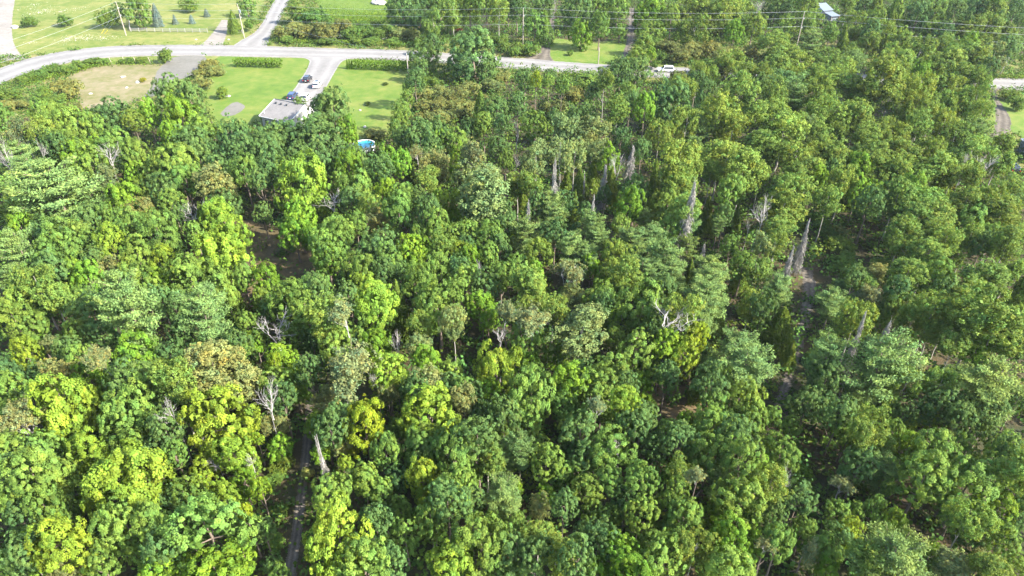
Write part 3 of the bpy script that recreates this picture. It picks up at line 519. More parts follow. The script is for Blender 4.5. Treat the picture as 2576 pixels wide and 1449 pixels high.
# ------------------------------------------------------------------ every tree and bush read off the photograph: kind x y half-width half-height (tile readings)
TREES = {
(0, 0): """B 290 215 75 58;B 655 205 68 65 @round bush on the meadow, second from the white gravel road;B 1075 190 88 100 @yellowish bushy small tree beside the leaning pole;G 1395 110 120 130 @broad leafy tree on the meadow next to the tall blue spruce
O 1200 130 70 85;b 1570 150 55 105 @tall blue spruce on the meadow;b 1755 190 32 45;b 1925 190 32 40 @middle of the three knee-high blue spruces on the meadow;b 2075 125 32 32;B 1890 55 85 70 @round tree alone at the top of the meadow;G 2480 55 90 80;C 2345 210 70 95;B 2530 240 60 100
B 215 800 62 48;B 300 775 70 50;B 400 740 70 55;B 500 695 70 48;B 565 680 60 45;B 670 695 70 52;B 800 650 80 52;B 920 620 90 48;B 1050 612 60 38;B 1240 612 42 30;B 1310 605 50 34;B 1430 602 70 34
B 1670 560 82 80 @dark round tree leaning over the edge of the road;k 640 890 150 105;B 440 950 100 90;B 100 940 120 60;k 60 1065 100 70;B 580 1005 120 70;k 740 1085 80 65;k 240 1040 80 50;k 2110 655 110 70;k 2160 715 85 60;k 1990 740 70 55;k 2045 825 90 80;B 2245 930 72 72 @dark round bush alone on the lawn
O 1110 1090 220 200 @broad dark oak at the edge of the bare field;O 1700 930 165 150;O 1910 970 140 130;y 1830 1130 180 160 @olive yellow leafy tree in front of the gravel lot;y 1475 1110 110 165;G 1330 1190 130 170;G 680 1245 200 150;G 500 1145 140 110;G 2010 1255 210 130;O 2340 1320 170 130;O 1890 1340 180 130;G 1150 1420 150 90;G 700 1395 150 90;K 250 1360 150 100;G 60 1200 120 120;G 380 1060 100 70;G 930 1260 100 120;y 1000 1440 110 60""",
(0, 1): """k 260 330 90 80;B 420 145 150 110;B 590 180 150 120;k 430 290 120 100;k 700 310 120 100;k 860 265 110 90;B 970 335 100 80;B 1090 300 110 90;B 1230 345 90 70;B 1350 290 90 80;k 1440 335 90 75;k 1560 345 80 70;k 560 310 100 90;B 1650 420 60 60;B 330 390 80 45;B 1010 415 80 40;B 1180 410 90 42;B 1400 415 80 40;B 720 410 90 45
O 1480 90 150 150;O 1700 80 120 130;G 1850 70 150 120;O 1650 200 100 100;A 1780 270 90 140;A 1990 160 110 170;G 2150 130 120 180;G 2320 140 100 200;A 2450 200 80 170;O 2540 130 70 150;R 2050 310 45 30 @small red-leaved bush behind the big oak by the road
O 2190 530 270 195 @massive dark oak standing over the road;O 1700 570 140 120;O 1780 440 90 90;O 1650 700 90 90;O 2085 700 110 100;O 2320 710 90 90;B 2450 400 90 70;B 2530 470 70 60
O 620 1000 120 130;O 770 1070 170 160 @dark oak hiding the right end of the grey roof;O 590 1180 180 140;O 420 960 75 70;O 330 1260 230 110;O 620 1310 240 110;O 150 1300 160 100;O 60 1400 160 90;y 920 1270 90 110;y 940 1370 90 90;k 1220 1330 150 100 @pale grey-green bush in front of the second lawn
G 1530 880 60 60;G 1520 975 65 60;G 1465 1080 80 70;G 1445 1180 95 75;G 1400 1285 80 75;B 1690 830 80 55;B 1790 830 70 60
k 1700 950 120 90;k 1850 930 110 80;k 1980 960 120 90;k 1850 1060 120 90;k 2000 1080 120 90;k 1700 1070 110 80;k 2150 900 120 80;k 2250 1000 110 80;k 2140 1060 110 80;k 1800 1170 110 80;k 1950 1175 120 80;k 2100 1150 100 75;k 1650 1195 80 70;k 2400 860 120 80;k 2460 770 100 60
O 2420 1090 140 130;O 1640 1335 170 110;O 1810 1290 140 100;G 2290 1290 90 130 @narrow bright leafy tree at the front of the brown scrub;O 2140 1300 95 100;G 2020 1380 120 75;O 980 1440 110 70;O 2480 1300 90 130""",
(0, 2): """O 50 150 95 150;G 230 270 95 130;O 330 60 110 100;O 650 110 140 160;G 850 70 150 110;G 1060 110 110 150;y 700 340 120 115 @sunlit leafy tree over the mown roadside grass;G 880 300 100 150;G 1085 320 85 70;y 1400 100 150 160 @bright yellow green tree behind the right dirt drive;G 1400 290 130 115;G 1600 210 115 160;A 1800 140 150 150;A 1840 310 120 120;A 2150 160 130 170;A 2310 90 110 100;D 2480 60 80 75;G 2430 260 120 170;B 580 530 38 32 @small round bush on the mown roadside grass;B 100 480 90 65;B 200 500 80 65;B 30 510 70 60
A 1330 440 85 85;B 1450 430 80 65;k 1600 470 120 85;k 1700 560 110 85;k 1850 500 130 100;k 2000 490 120 95;k 2110 565 140 100;k 2250 520 100 80;k 2380 500 100 80;G 1250 590 130 100;y 1400 570 45 75;B 1520 580 50 60;O 1080 650 120 110;O 1250 710 130 110;B 1450 650 50 50;k 1680 800 90 110;B 1950 680 110 90;k 2070 700 120 100;A 2190 650 110 110;A 1880 735 85 85;G 2010 750 85 75;A 2340 725 100 90;A 2500 735 90 90
O 390 700 75 90;E 240 850 50 115 @golden yellow slim tree near the road;O 130 830 95 120;G 370 860 55 100;G 500 890 65 100;B 700 800 170 80;A 930 870 75 170 @slender tall tree in front of the hidden road;O 1090 730 110 130;G 1150 950 100 100;k 620 950 110 100;k 330 1080 90 90;k 480 1080 110 90;G 230 1260 130 130;O 60 1060 100 110;D 45 1350 75 130 @pale brown bare tree with a straight white trunk;a 550 1310 120 130;a 820 1330 150 130;O 750 1160 100 120;A 1050 1130 105 150;y 1330 1130 110 180 @bright green upright tree in the middle of the dark trees;O 1600 1000 200 160;A 1480 1330 120 110;A 1700 880 120 100;A 2300 920 150 150 @wide olive sunlit tree with a pale forked trunk;A 2080 1170 170 180;A 2220 1290 120 120;A 2450 1180 95 140;O 1950 880 85 90;O 2480 900 80 130;O 1850 820 90 90;A 1750 1250 110 140;k 1640 1330 100 110;O 1900 1050 90 100""",
(0, 3): """O 80 100 110 120;A 380 90 100 150;G 170 270 90 100;A 790 110 80 140;A 860 300 100 140;O 980 60 110 90;G 1080 230 80 120;C 1270 170 130 180 @olive brown dense tree behind the overhead wires;C 1250 300 100 120;O 1500 180 130 160;G 1680 120 150 140;G 1650 320 90 90;O 1850 200 90 170;O 2080 120 130 130;A 2260 120 130 140;A 2200 280 110 110;O 2480 120 90 120;G 2400 320 90 80;O 2520 280 60 110
A 60 450 130 110;A 200 560 120 90;P 430 450 100 110;G 610 400 75 140 @narrow bright tree in front of the wires;A 600 560 110 90;A 850 560 90 90;P 850 640 90 110;C 760 400 70 130;A 1320 430 95 110;A 1300 600 130 120;A 1530 520 120 120;A 1600 650 90 90;A 1770 440 80 80;A 1900 520 100 110;A 2140 450 75 90;A 1990 600 130 120;A 1800 640 130 120;A 2120 620 110 130;a 2260 580 110 120;D 2360 670 70 100 @grey bare tree beside the shaded piece of road
A 120 680 150 130;P 200 860 160 110;A 80 960 110 130;P 270 980 110 140;A 320 640 110 90;A 500 770 120 100;A 700 700 130 120;A 690 860 170 130;A 560 1010 110 100;A 1130 800 160 180 @domed olive tree with a bare forked trunk below it;A 1000 950 120 120;A 1230 960 100 130;A 1520 900 110 130 @yellow-lit round tree with fine white twigs;G 1760 880 130 120;A 1700 1050 130 110;A 1980 800 140 130;A 2100 820 110 120;A 2080 1030 110 150;A 2130 1180 110 130;A 1780 1250 110 110;A 1500 1250 110 130;A 700 1130 130 130;A 500 1130 110 120;A 60 1130 120 120;A 900 1160 120 120;A 150 1300 200 130;A 520 1350 110 110;A 330 1250 90 90;A 700 1330 90 80;A 1000 1360 130 80;A 1250 1350 130 80;B 2440 930 110 90;B 2500 1030 90 80;A 1350 1160 70 80;A 1900 1360 130 90;A 2380 1370 100 90;C 1130 440 60 100;A 2330 450 60 60;A 1300 745 100 85;A 700 745 90 80;A 250 740 90 80""",
(1, 0): """D 60 160 70 240 @tall leaning bare trunk at the left edge of the wood;D 400 70 60 120 @pair of bare leaning trunks behind the spreading pale pine;L 1120 170 110 160 @pale fan of dead twigs on a leaning trunk;L 1950 690 130 120 @tangle of bare grey branches left of the brown clearing
P 190 90 140 90;P 250 200 150 120;P 580 520 320 300 @spreading pale pine with long level branches near the left edge;y 730 75 110 95;G 900 160 170 150;C 540 190 85 100;y 1120 40 80 60;G 1340 90 170 110;O 1230 190 90 90;k 1080 310 100 90;O 870 410 140 100;y 1230 500 170 130;y 1350 260 110 80;G 1560 250 120 70;G 1770 200 190 170;O 1600 430 160 110;G 1440 480 100 100;O 1980 110 140 120;O 2130 110 90 110;O 2400 60 170 120;G 2450 260 140 140;k 2150 370 190 140 @wide olive brown tree right behind the brown clearing;G 1850 310 150 110;O 2250 530 150 100;G 1720 560 120 100;G 1300 790 170 130;G 1560 840 210 140;k 1400 650 120 85;A 1510 740 100 80;Y 2190 720 140 160;Y 2290 860 160 130 @upright yellow green tree at the left side of the brown clearing;Y 2200 1080 260 190;G 1960 880 100 100;Y 1110 1000 140 170 @lone yellow green tree low among dark trees, left part;Y 1640 1130 140 110;y 1270 1170 65 60;G 1370 1060 160 130;G 1680 980 150 95;k 1090 1260 130 100;Y 740 1280 120 120;y 870 1330 140 140;G 250 560 180 150;y 190 780 110 110;O 450 800 190 90;G 580 930 220 120;G 480 1080 180 130;A 770 890 120 80;G 860 970 150 110;P 180 1080 160 190 @pale pine at the left edge behind the dark broadleaf trees;P 90 1250 140 120;O 500 1210 190 130;G 700 1010 110 120;O 850 1090 100 100;G 1280 1290 110 90;G 1400 1330 190 110;G 1900 1290 230 150;G 2200 1360 170 100;y 2400 1390 70 60;O 900 700 150 110;G 1090 700 130 60;G 1060 770 100 60;G 60 430 100 150;G 50 720 100 100;G 2440 1290 110 100;G 100 960 110 80;O 1800 700 110 90""",
(1, 1): """O 90 60 150 110;O 120 210 140 120;O 430 80 130 100;O 640 110 160 100;O 820 90 130 110;O 1000 90 140 90;Y 480 370 265 240 @biggest yellow green maple behind the brown clearing;y 420 700 165 140;y 380 850 135 100;O 50 430 100 170;O 70 700 90 100;G 250 240 120 100;L 770 590 125 110 @silver bare crown on a pale trunk beside the biggest maple;G 1030 390 150 100;G 1080 530 100 80;y 1260 370 90 95;y 1330 90 120 90;y 1470 210 115 160;y 1320 490 100 120;G 900 410 110 90;G 850 320 100 70;K 1620 100 70 60;G 1470 500 130 90;G 1440 660 150 160;O 1640 540 90 100;k 1800 230 140 130;A 1740 350 125 90;y 2040 130 105 130;y 1990 270 60 60;K 2230 100 150 110;G 2510 180 80 105 @bright green tree below the pale brown bare tree;a 2200 270 180 120;a 2300 490 210 200 @large pale grey-green tree with fine leaves and white trunks;a 2130 490 60 90;Y 1870 580 95 120;Y 2010 590 58 125 @slim yellow green spire, right one of a close pair;y 2000 710 70 80;G 1820 800 130 140;A 2120 670 60 100;G 2250 610 140 120;k 1210 740 110 110 @olive tan round tree amid green trees;G 1000 780 110 110;G 800 800 170 140;G 850 910 150 140;y 600 920 110 110;G 700 1020 190 120;y 720 1090 140 80;G 1380 870 80 80;O 1240 1000 200 150;G 1320 1130 160 130;G 1050 1240 190 150;y 1560 1060 130 130;y 1680 1030 90 100;G 1640 880 100 90;A 1870 940 100 90;G 2000 900 120 100;G 2140 880 130 100;G 2370 890 150 110;O 2110 1000 110 90;G 1850 1090 110 90;Y 2060 1080 115 95;y 2150 1130 105 110;G 2350 1090 110 90;O 2450 990 120 100;G 1820 1230 160 110;G 1650 1350 190 110;G 2100 1360 180 110;L 2260 1270 60 90;G 2460 1300 130 120;Y 1090 1400 150 80;K 240 1110 175 170 @half-bare bushy tree standing in the brown clearing;y 90 1280 150 110;G 480 1340 185 110;G 640 1400 120 80;O 1450 1270 110 80;O 2500 690 100 120;y 1590 1160 110 80;O 1100 1120 130 90;G 300 830 80 90""",
(1, 2): """L 30 130 60 150;a 240 170 120 165;a 620 160 110 160;a 430 60 100 90;a 850 70 105 85;L 485 170 45 190 @white leafless birch trunk behind the left grey dead conifer;S 430 350 62 175 @left one of the grey dead conifer spires, beside the birch trunk;S 930 270 68 130;S 1800 570 85 195 @tallest grey dead conifer in the middle of the wood;S 165 665 52 95 @short grey dead spire among green conifers;L 1040 280 80 180 @bare forked tree between two grey dead conifers;S 1200 140 70 120;S 730 340 22 60;C 680 420 110 170;C 810 310 70 130;S 820 620 55 90 @dead topped grey conifer above a pale pine;A 1670 150 160 150 @round sunlit tree on a thin white trunk, behind the tallest dead conifer;A 1800 280 100 110;A 2100 130 165 150;A 2330 240 165 170;A 2490 340 80 110;G 2200 480 145 150;C 1440 330 60 165 @slim dark green spire left of the round sunlit tree;C 1440 570 115 150;G 1560 600 140 130;y 1190 610 130 165 @dense yellow olive upright tree amid conifers;G 1100 760 110 110;P 370 560 135 190;P 430 710 120 110;C 630 640 65 160;A 60 380 120 100;A 180 430 115 105;C 110 560 80 85;P 820 800 110 150;P 850 930 110 90;P 1190 960 130 110;P 1330 770 85 110;P 1400 930 140 100;G 1600 820 110 90;P 1780 850 85 170;P 1770 1020 80 100;C 1970 650 65 115;C 1980 800 70 90;P 2070 850 55 120;C 2260 730 65 150;L 2500 720 110 170 @wide silver bare tree right of the slim dark conifers;L 2370 860 60 95;a 2500 1050 105 150;s 1930 1060 48 65 @small reddish brown dying conifer;P 2000 1210 145 130;P 1980 1370 150 100;C 1790 1290 70 120;P 1540 1130 165 150;P 1600 1290 130 90;P 1330 1260 140 100;G 1080 1080 160 120;P 600 1040 110 140;P 740 1110 110 90;y 790 1240 100 120;P 130 880 140 120;P 320 930 85 120;y 60 930 80 80;G 280 1060 130 110;G 60 1190 100 90;y 230 1260 90 90;K 560 1340 165 115 @pale grey half-bare tree on the near side of the pines;y 930 1370 100 90;G 1140 1400 130 70;A 990 1270 85 100;G 2200 1010 90 90;G 2330 1190 120 110;C 2300 1360 100 90;A 2480 1290 105 120;O 640 890 90 90;y 1440 1430 110 50;O 930 520 80 90;C 560 330 60 100""",
(1, 3): """A 230 470 175 150;A 250 300 85 100;A 150 640 175 130;A 130 830 150 120;A 60 60 120 90;A 290 110 140 90;A 470 120 125 90;A 430 240 130 100;A 700 120 130 120;A 760 360 120 130 @leaning pale tree with long bare trunks to its left;A 1020 70 145 110;A 1060 210 130 110;A 1340 80 150 100;G 1640 70 170 80;A 1670 230 140 120;G 1500 330 130 90;A 1870 290 85 80;A 2080 310 90 95 @round yellow-lit tree between two silver bare trees;L 2190 200 95 115 @silver bare tree beside the blue-grey house wall;L 1985 200 40 110;A 2050 70 170 90;A 2350 100 120 110;A 2490 330 110 90;k 1850 420 105 80;A 1300 520 145 150 @round tree on a long leaning trunk above the dark gap;A 1590 570 155 110;A 1680 700 150 120;A 1510 740 135 110;A 1360 890 130 130;A 1200 1040 90 90;k 1130 1170 145 145 @round reddish olive tree at the near side of the dark gap;G 1560 930 110 90;A 1640 1090 145 110;A 1380 1090 105 120;A 1420 1280 145 120;G 1720 1260 160 120;A 2000 570 145 110;A 2330 570 175 130;A 2350 710 170 120;G 2060 750 170 110;G 2280 960 145 130;A 2470 890 80 100;A 2040 920 110 100;A 1790 970 110 120;A 2170 1310 160 110;A 2450 1280 105 105;A 2050 1400 120 60;B 470 740 80 60;B 560 820 90 70;k 740 880 110 65;B 900 620 100 60;B 720 1010 140 100;B 780 1130 110 70;B 800 1230 130 85;B 620 910 90 60;B 720 560 70 50;B 480 540 60 50;B 1000 720 90 55;S 370 940 58 175 @leaning grey dead conifer at the bend of the forest track;S 220 1170 58 145 @ashen dead conifer at the left side of the forest track;L 15 640 60 120;A 60 1060 100 150;P 110 1400 110 80;A 990 1400 105 75;P 740 1430 80 50;A 1850 1130 100 90;B 300 730 70 60;G 1230 1340 90 90;O 2500 600 60 90""",
(2, 0): """G 170 90 180 130;G 150 310 175 170;G 330 360 140 100;Y 250 630 125 120;y 420 530 100 70;k 520 600 80 110;G 800 690 130 130;P 1340 300 235 390 @big pale pine, left one of the two tallest pines;P 2100 350 205 300 @big pale pine, right one of the two tallest pines;P 2080 90 120 90;y 1350 610 200 140;y 1350 800 150 105;G 1600 840 140 105;y 1340 910 80 65;K 1100 830 125 185 @half-bare thin tree with a leaning white trunk;k 1000 990 110 80;k 600 840 180 110;Y 560 1060 320 190 @widest yellow green maple near the left edge;Y 860 1140 180 150;Y 620 1290 170 110;G 110 960 155 120;G 100 1150 150 100;G 1360 1110 250 150;G 1250 1290 225 130;D 1750 1240 145 200 @big white leafless tree with forked limbs beside the golden maple;Y 2200 1260 300 240 @large golden green maple right of the white leafless tree;k 2130 790 270 190 @wide olive tree in front of the right tallest pine;k 2330 960 220 160;G 2500 720 100 140;G 2480 340 105 110;Y 2520 530 80 110;Y 640 110 90 110;G 810 70 120 90;O 880 240 170 160;G 770 410 130 120;O 500 230 110 130;K 250 1330 210 95;G 90 1410 120 90;G 1450 1370 130 80;O 1700 640 130 110;O 1600 1010 120 80;O 1750 150 120 100""",
(2, 1): """G 350 90 220 110;G 500 190 190 130;G 510 320 100 90;G 50 90 80 80;D 220 450 155 195 @white leafless tree with a fan of fine twigs;G 340 530 105 145;G 60 510 90 110;y 20 620 60 100;y 250 730 190 125;E 200 760 55 90 @small patch of golden leaves under the fan-shaped white tree;Y 120 830 90 60;G 200 920 175 105;Y 1200 120 195 170 @tall yellow green maple above the half-bare trees;G 1150 270 190 150;K 900 270 165 130;G 850 430 140 100;y 1210 510 145 115;G 800 530 170 100;D 1430 590 90 170 @thin grey leafless tree in a dark gap;A 1650 420 105 150;a 1980 440 125 215 @left pair of pale birches with white stems, right one;a 1660 610 105 125;y 1750 340 90 80;G 1830 120 250 145;y 2270 160 135 130;y 2340 360 95 145;K 2500 330 115 130;L 2450 490 70 90;K 850 880 310 265 @wide half-bare brownish tree in the near middle;D 1200 880 70 170;Y 1310 800 165 140 @yellow green tree wrapped round a dead white trunk;k 1330 1090 105 135;k 1720 920 165 130;Y 1720 1190 265 180 @broad yellow green maple in front of the dark gap;k 2090 1190 125 165 @olive rounded tree right of the broad yellow green maple;Y 2420 770 225 205 @tall sunlit yellow green maple beside the white-stemmed grey tree;y 2350 1000 160 160;G 2100 970 140 110;E 1070 1270 225 150 @golden yellow maple, the most golden crown of the wood;Y 620 1370 125 120;Y 850 1400 70 65;y 1170 1400 115 65;D 120 1130 110 185 @silver leafless tree above the forest track;k 200 1360 125 115;G 1670 1410 180 60;k 700 1160 125 135;G 1430 1400 110 70;G 2480 1370 130 105;O 560 520 110 100;O 1430 1000 90 90;G 1950 830 130 100""",
(2, 2): """G 90 240 115 100;K 200 340 165 125;G 150 490 170 125;a 700 440 240 200 @wide grey-green tree on a thick white trunk;A 430 220 125 115;y 440 630 125 100;G 400 130 110 90;a 620 70 115 90;G 900 90 160 100;G 1300 130 240 130;G 1290 310 120 100;C 1650 140 110 120;P 1950 100 190 110;P 1920 260 145 100;L 1570 370 195 105 @flat grey leafless crown among green trees;y 1000 340 105 130;G 1030 500 110 110;G 1250 570 190 140;G 1300 730 120 90;E 1870 430 105 90 @yellow leafed branchy tree right of the flat grey crown;Y 1720 650 150 145 @pale yellow green drooping tree;C 2050 310 110 90;A 2400 160 110 110;P 2300 560 160 100;P 2060 790 105 125;P 2370 740 205 135;G 2250 910 130 90;G 900 830 110 90;G 200 1000 250 175;G 220 870 140 90;Y 30 750 80 150;y 180 750 90 110;G 800 1000 210 165;G 1000 850 220 125;y 1310 970 105 110;Y 1120 1130 125 140 @yellow green crown top poking out of the big green crowns;y 1340 1150 120 120;G 900 1200 120 110;G 520 1120 140 110;G 570 1290 110 100;G 180 1240 165 110;K 830 1310 100 145 @crown with hanging bare grey twigs;G 1100 1340 190 105;P 1750 910 170 115;C 1850 1010 80 90;G 2350 1090 190 130;G 2050 1150 170 110;G 2380 1290 180 130;G 2050 1340 190 115;y 1750 1350 105 105;G 1560 1400 110 90;y 50 1390 90 90;G 1480 830 90 80;O 1900 640 110 100""",
(2, 3): """P 100 90 110 85;C 120 400 145 190 @tall olive column beside the forest track;C 220 650 80 115;B 440 710 90 95;P 650 110 135 110;y 860 150 105 80;K 1000 70 120 105;S 930 410 62 165 @grey dead conifer, left one of the two behind the layered pine;S 1200 410 78 95 @grey dead conifer, right one of the two behind the layered pine;P 1120 760 280 290 @biggest layered green pine, right part of the wood;P 910 1070 125 80;k 1420 830 125 125;A 1650 210 160 150;A 1850 230 130 130;A 2200 260 265 190 @widest olive crown near the right edge;A 2000 120 150 90;A 2250 460 220 145;A 1650 430 115 85;A 1870 550 125 80;G 2490 270 105 105;P 2250 930 270 165 @wide dark pine near the right edge;P 2200 750 110 80;P 1900 890 120 85;B 1750 860 90 80;O 600 860 160 150;O 450 1010 190 120;O 570 1130 130 90;G 1200 1140 115 85;G 950 1290 125 125;y 1620 1270 95 90;Y 1430 1380 55 65;G 1290 1400 100 80;G 850 1360 160 100;G 30 1330 95 125;G 230 1360 95 75;O 1750 1130 160 90;O 2000 1160 150 100;O 2260 1210 150 110;O 2380 1090 110 90;G 1230 120 115 85;B 1060 280 80 70;G 1170 230 110 80;O 2500 1150 100 140;O 2150 1350 150 90;A 1450 300 110 110;A 1380 160 110 100""",
(3, 0): """G 100 130 175 145;G 400 120 155 120;Y 820 100 185 115;Y 930 250 165 105;G 1100 90 110 90;G 1300 100 175 110;Y 1270 430 370 225 @broadest lime maple in the near left part;Y 900 560 110 100;Y 930 700 90 80;G 1600 120 100 105;G 1780 260 125 175;G 300 410 280 175;G 130 650 165 125;G 560 390 190 145;G 400 660 190 145;G 620 740 145 105;Y 600 1110 265 265 @egg-shaped yellow maple in the near left corner;y 260 1050 105 105;G 1230 860 260 210;G 1540 920 185 215;G 1420 1190 130 120;G 1150 1030 140 120;G 2080 900 390 310 @biggest soft green crown near the forest track;G 1850 610 185 125;Y 2040 330 135 105;Y 2000 500 80 80;G 80 1290 125 120;O 200 1340 100 90;G 1000 1290 175 125;y 1640 1360 195 105;y 2150 1340 330 125;y 2430 1180 110 110;Y 370 1420 100 55;k 650 1430 150 45;Y 2260 650 145 175;Y 2350 170 190 155;E 2460 780 68 60 @small golden bunch of leaves by the forest track;y 2450 480 145 125;D 2530 330 60 100 @small white bleached dead crown at the left side of the track;D 2030 130 60 55;D 2200 320 85 65""",
(3, 1): """y 20 110 60 120;y 230 120 115 95;S 625 105 44 66 @tiny grey dead spire right of the track;Y 720 80 125 80;k 890 120 115 105;y 640 230 80 90;Y 900 330 68 90;G 760 550 185 130;k 510 430 72 70 @pale yellowish shrub beside the forest track;G 1080 440 165 125;G 1250 610 135 140;O 1400 430 140 115;Y 1670 410 155 150 @small yellow green maple enclosed by dark crowns;Y 1700 610 105 90;G 1650 110 190 115;G 1300 140 145 105;G 2000 130 245 125;G 2150 370 125 110;G 2000 540 210 125;G 1900 410 120 95;P 2490 250 115 125;P 2480 610 160 115;Y 810 980 325 300 @largest yellow maple, right beside the near end of the track;y 1040 1090 110 100;G 1080 1280 265 190 @grey-green crown in front of the largest yellow maple;G 850 1360 110 90;G 1500 1050 165 165;G 1450 750 125 105;G 1800 970 115 120;G 1750 810 170 125;G 2250 1060 300 235;G 2430 860 120 100;Y 1960 1300 250 200 @bright yellow maple at the near edge of the wood, middle;G 2410 1310 160 145;y 60 610 95 190;O 80 1000 105 115;G 240 1390 100 65;y 1250 1060 80 68;O 1300 810 100 90;B 250 300 120 110;B 200 480 110 90;B 260 800 80 80;B 200 1100 90 90;O 160 1300 90 80""",
(3, 2): """P 80 230 125 225;G 350 230 170 125;G 230 80 120 90;G 500 390 110 100;G 650 340 105 100;G 830 340 90 110;G 1000 80 240 135;L 1090 190 130 70 @grey bare twigs hanging under the green crowns;O 1420 190 135 165;G 1300 490 170 175;G 970 550 125 165;G 740 610 145 165;G 820 770 120 100;G 1000 800 115 100;G 1300 770 160 145;O 520 810 135 185 @blue-green narrow crown in the near middle;O 720 1020 100 110;y 1590 430 78 90;G 1640 630 170 125;G 1750 810 180 145;G 1600 960 120 100;G 1560 1190 225 160;G 1400 1080 120 100;G 2000 190 220 175;G 1850 130 110 90;G 2300 310 190 240;K 1850 490 95 125;G 2300 660 235 145;y 2250 1030 220 195 @darker yellow green dome at the near edge, right of middle;y 2080 830 145 100;y 2390 960 110 120;k 280 760 105 110;A 270 1070 155 105;A 440 1260 155 165;y 1100 1180 195 150;y 1250 1360 240 105;y 850 1380 155 105;G 60 1390 115 95;y 340 610 95 70;G 50 960 80 190;y 40 610 68 105;G 2200 1360 240 105;K 2500 1260 95 170""",
(3, 3): """G 140 150 170 145;y 410 260 145 125;G 90 390 110 110;D 140 480 75 180 @leaning white dead trunk at the edge of the shaded gap;O 650 210 185 140;O 950 260 170 130;G 860 80 115 60;K 720 570 110 105;G 1190 570 78 105;A 1150 70 105 60;y 1430 70 145 70;G 1600 410 245 230 @big mid green crown above the darkest gap;G 1700 160 235 115;G 2050 430 285 245;G 2000 160 140 100;G 2380 140 170 115;Y 2350 730 125 130 @lone yellow green tree at the right edge;G 700 790 115 105;G 880 780 88 90;G 1060 770 105 120;Y 1280 890 135 140 @bright lime maple with upright lobes, right near corner;Y 830 990 125 125;y 1150 960 110 90;y 1520 1050 125 105;G 1500 870 105 90;O 320 620 160 110;G 360 960 145 90;G 80 1160 170 205;K 370 1170 125 120;G 580 1160 155 125;P 1250 1270 280 170 @pale blue-green crown at the near edge, right side;y 600 1360 115 115;G 2350 1110 165 165;y 1680 1140 78 68;k 1850 1330 170 95;k 2150 1310 105 115;O 1900 800 150 110;B 1650 1340 110 80;G 2500 1360 100 110;O 2050 1060 130 90;O 2480 900 90 100;G 2420 960 90 70""",
}
# ------------------------------------------------------------------ planting
# name, category, crown meshes, trunk meshes, leaf colour, clear stem (m), phrase, group
KIND = {
 'Y': ("maple_tree", "tree", MAPLE, TRUNK, (0.150, 0.222, 0.026), 3.0, "yellow green leafy tree", "yellow green trees of the wood"),
 'y': ("maple_tree", "tree", MAPLE, TRUNK, (0.120, 0.210, 0.022), 3.0, "lime green leafy tree", "lime green trees of the wood"),
 'E': ("golden_tree", "tree", MAPLE, TRUNK, (0.168, 0.222, 0.016), 3.0, "golden leafy tree", "golden trees of the wood"),
 'G': ("broadleaf_tree", "tree", BROAD, TRUNK, (0.114, 0.186, 0.036), 3.5, "mid green leafy tree", "mid green trees of the wood"),
 'O': ("oak_tree", "tree", OAK, TRUNK, (0.078, 0.138, 0.040), 3.5, "dark green leafy tree", "dark green trees of the wood"),
 'A': ("aspen_tree", "tree", ASPEN, PALETRUNK, (0.126, 0.186, 0.036), 4.0, "fine leaved olive green tree", "olive green trees of the wood"),
 'a': ("birch_tree", "tree", ASPEN, PALETRUNK, (0.138, 0.180, 0.062), 4.0, "pale grey green tree", "pale grey green trees of the wood"),
 'P': ("pine_tree", "tree", PINE, PINETRUNK, (0.128, 0.196, 0.062), 3.5, "soft needled pine", "pines of the wood"),
 'C': ("cedar_tree", "tree", CEDAR, PINETRUNK, (0.105, 0.150, 0.026), 0.8, "dense conifer", "dense conifers"),
 'b': ("blue_spruce", "tree", CEDAR, PINETRUNK, (0.12, 0.165, 0.150), 0.2, "small blue spruce", "blue spruces on the meadow"),
 'K': ("half_bare_tree", "tree", HALF, HALFWOOD, (0.140, 0.165, 0.068), 3.0, "half bare greyish tree", "half bare trees"),
 'D': ("bare_tree", "dead tree", BARE, None, None, 0.0, "bare white tree", "leafless trees"),
 'L': ("bare_tree", "dead tree", BARE, None, None, 0.0, "bare grey tree", "leafless trees"),
 'S': ("dead_conifer", "dead tree", DSP, DSPT, None, 0.5, "grey dead conifer", "dead conifers"),
 's': ("dead_conifer", "dead tree", DSP, DSPT, None, 0.5, "brown dying conifer", "dead conifers"),
 'B': ("green_shrub", "shrub", SHRUB, None, (0.10, 0.16, 0.03), 0.0, "green bush", "green bushes"),
 'k': ("olive_shrub", "shrub", SHRUB, None, (0.138, 0.155, 0.046), 0.0, "olive brown bush", "olive brown bushes"),
 'q': ("dull_broadleaf_tree", "tree", ASPEN, TRUNK, (0.158, 0.178, 0.062), 3.0, "dull olive leafy tree", "dull olive trees of the wood"),
 'R': ("red_shrub", "shrub", SHRUB, None, (0.22, 0.05, 0.03), 0.0, "red bush", "red bushes"),
}
SP, CP = math.sin(PITCH), math.cos(PITCH)
rt = random.Random(5)
PLANTS = []       # dicts: k, u, v, loc, a, c, zc
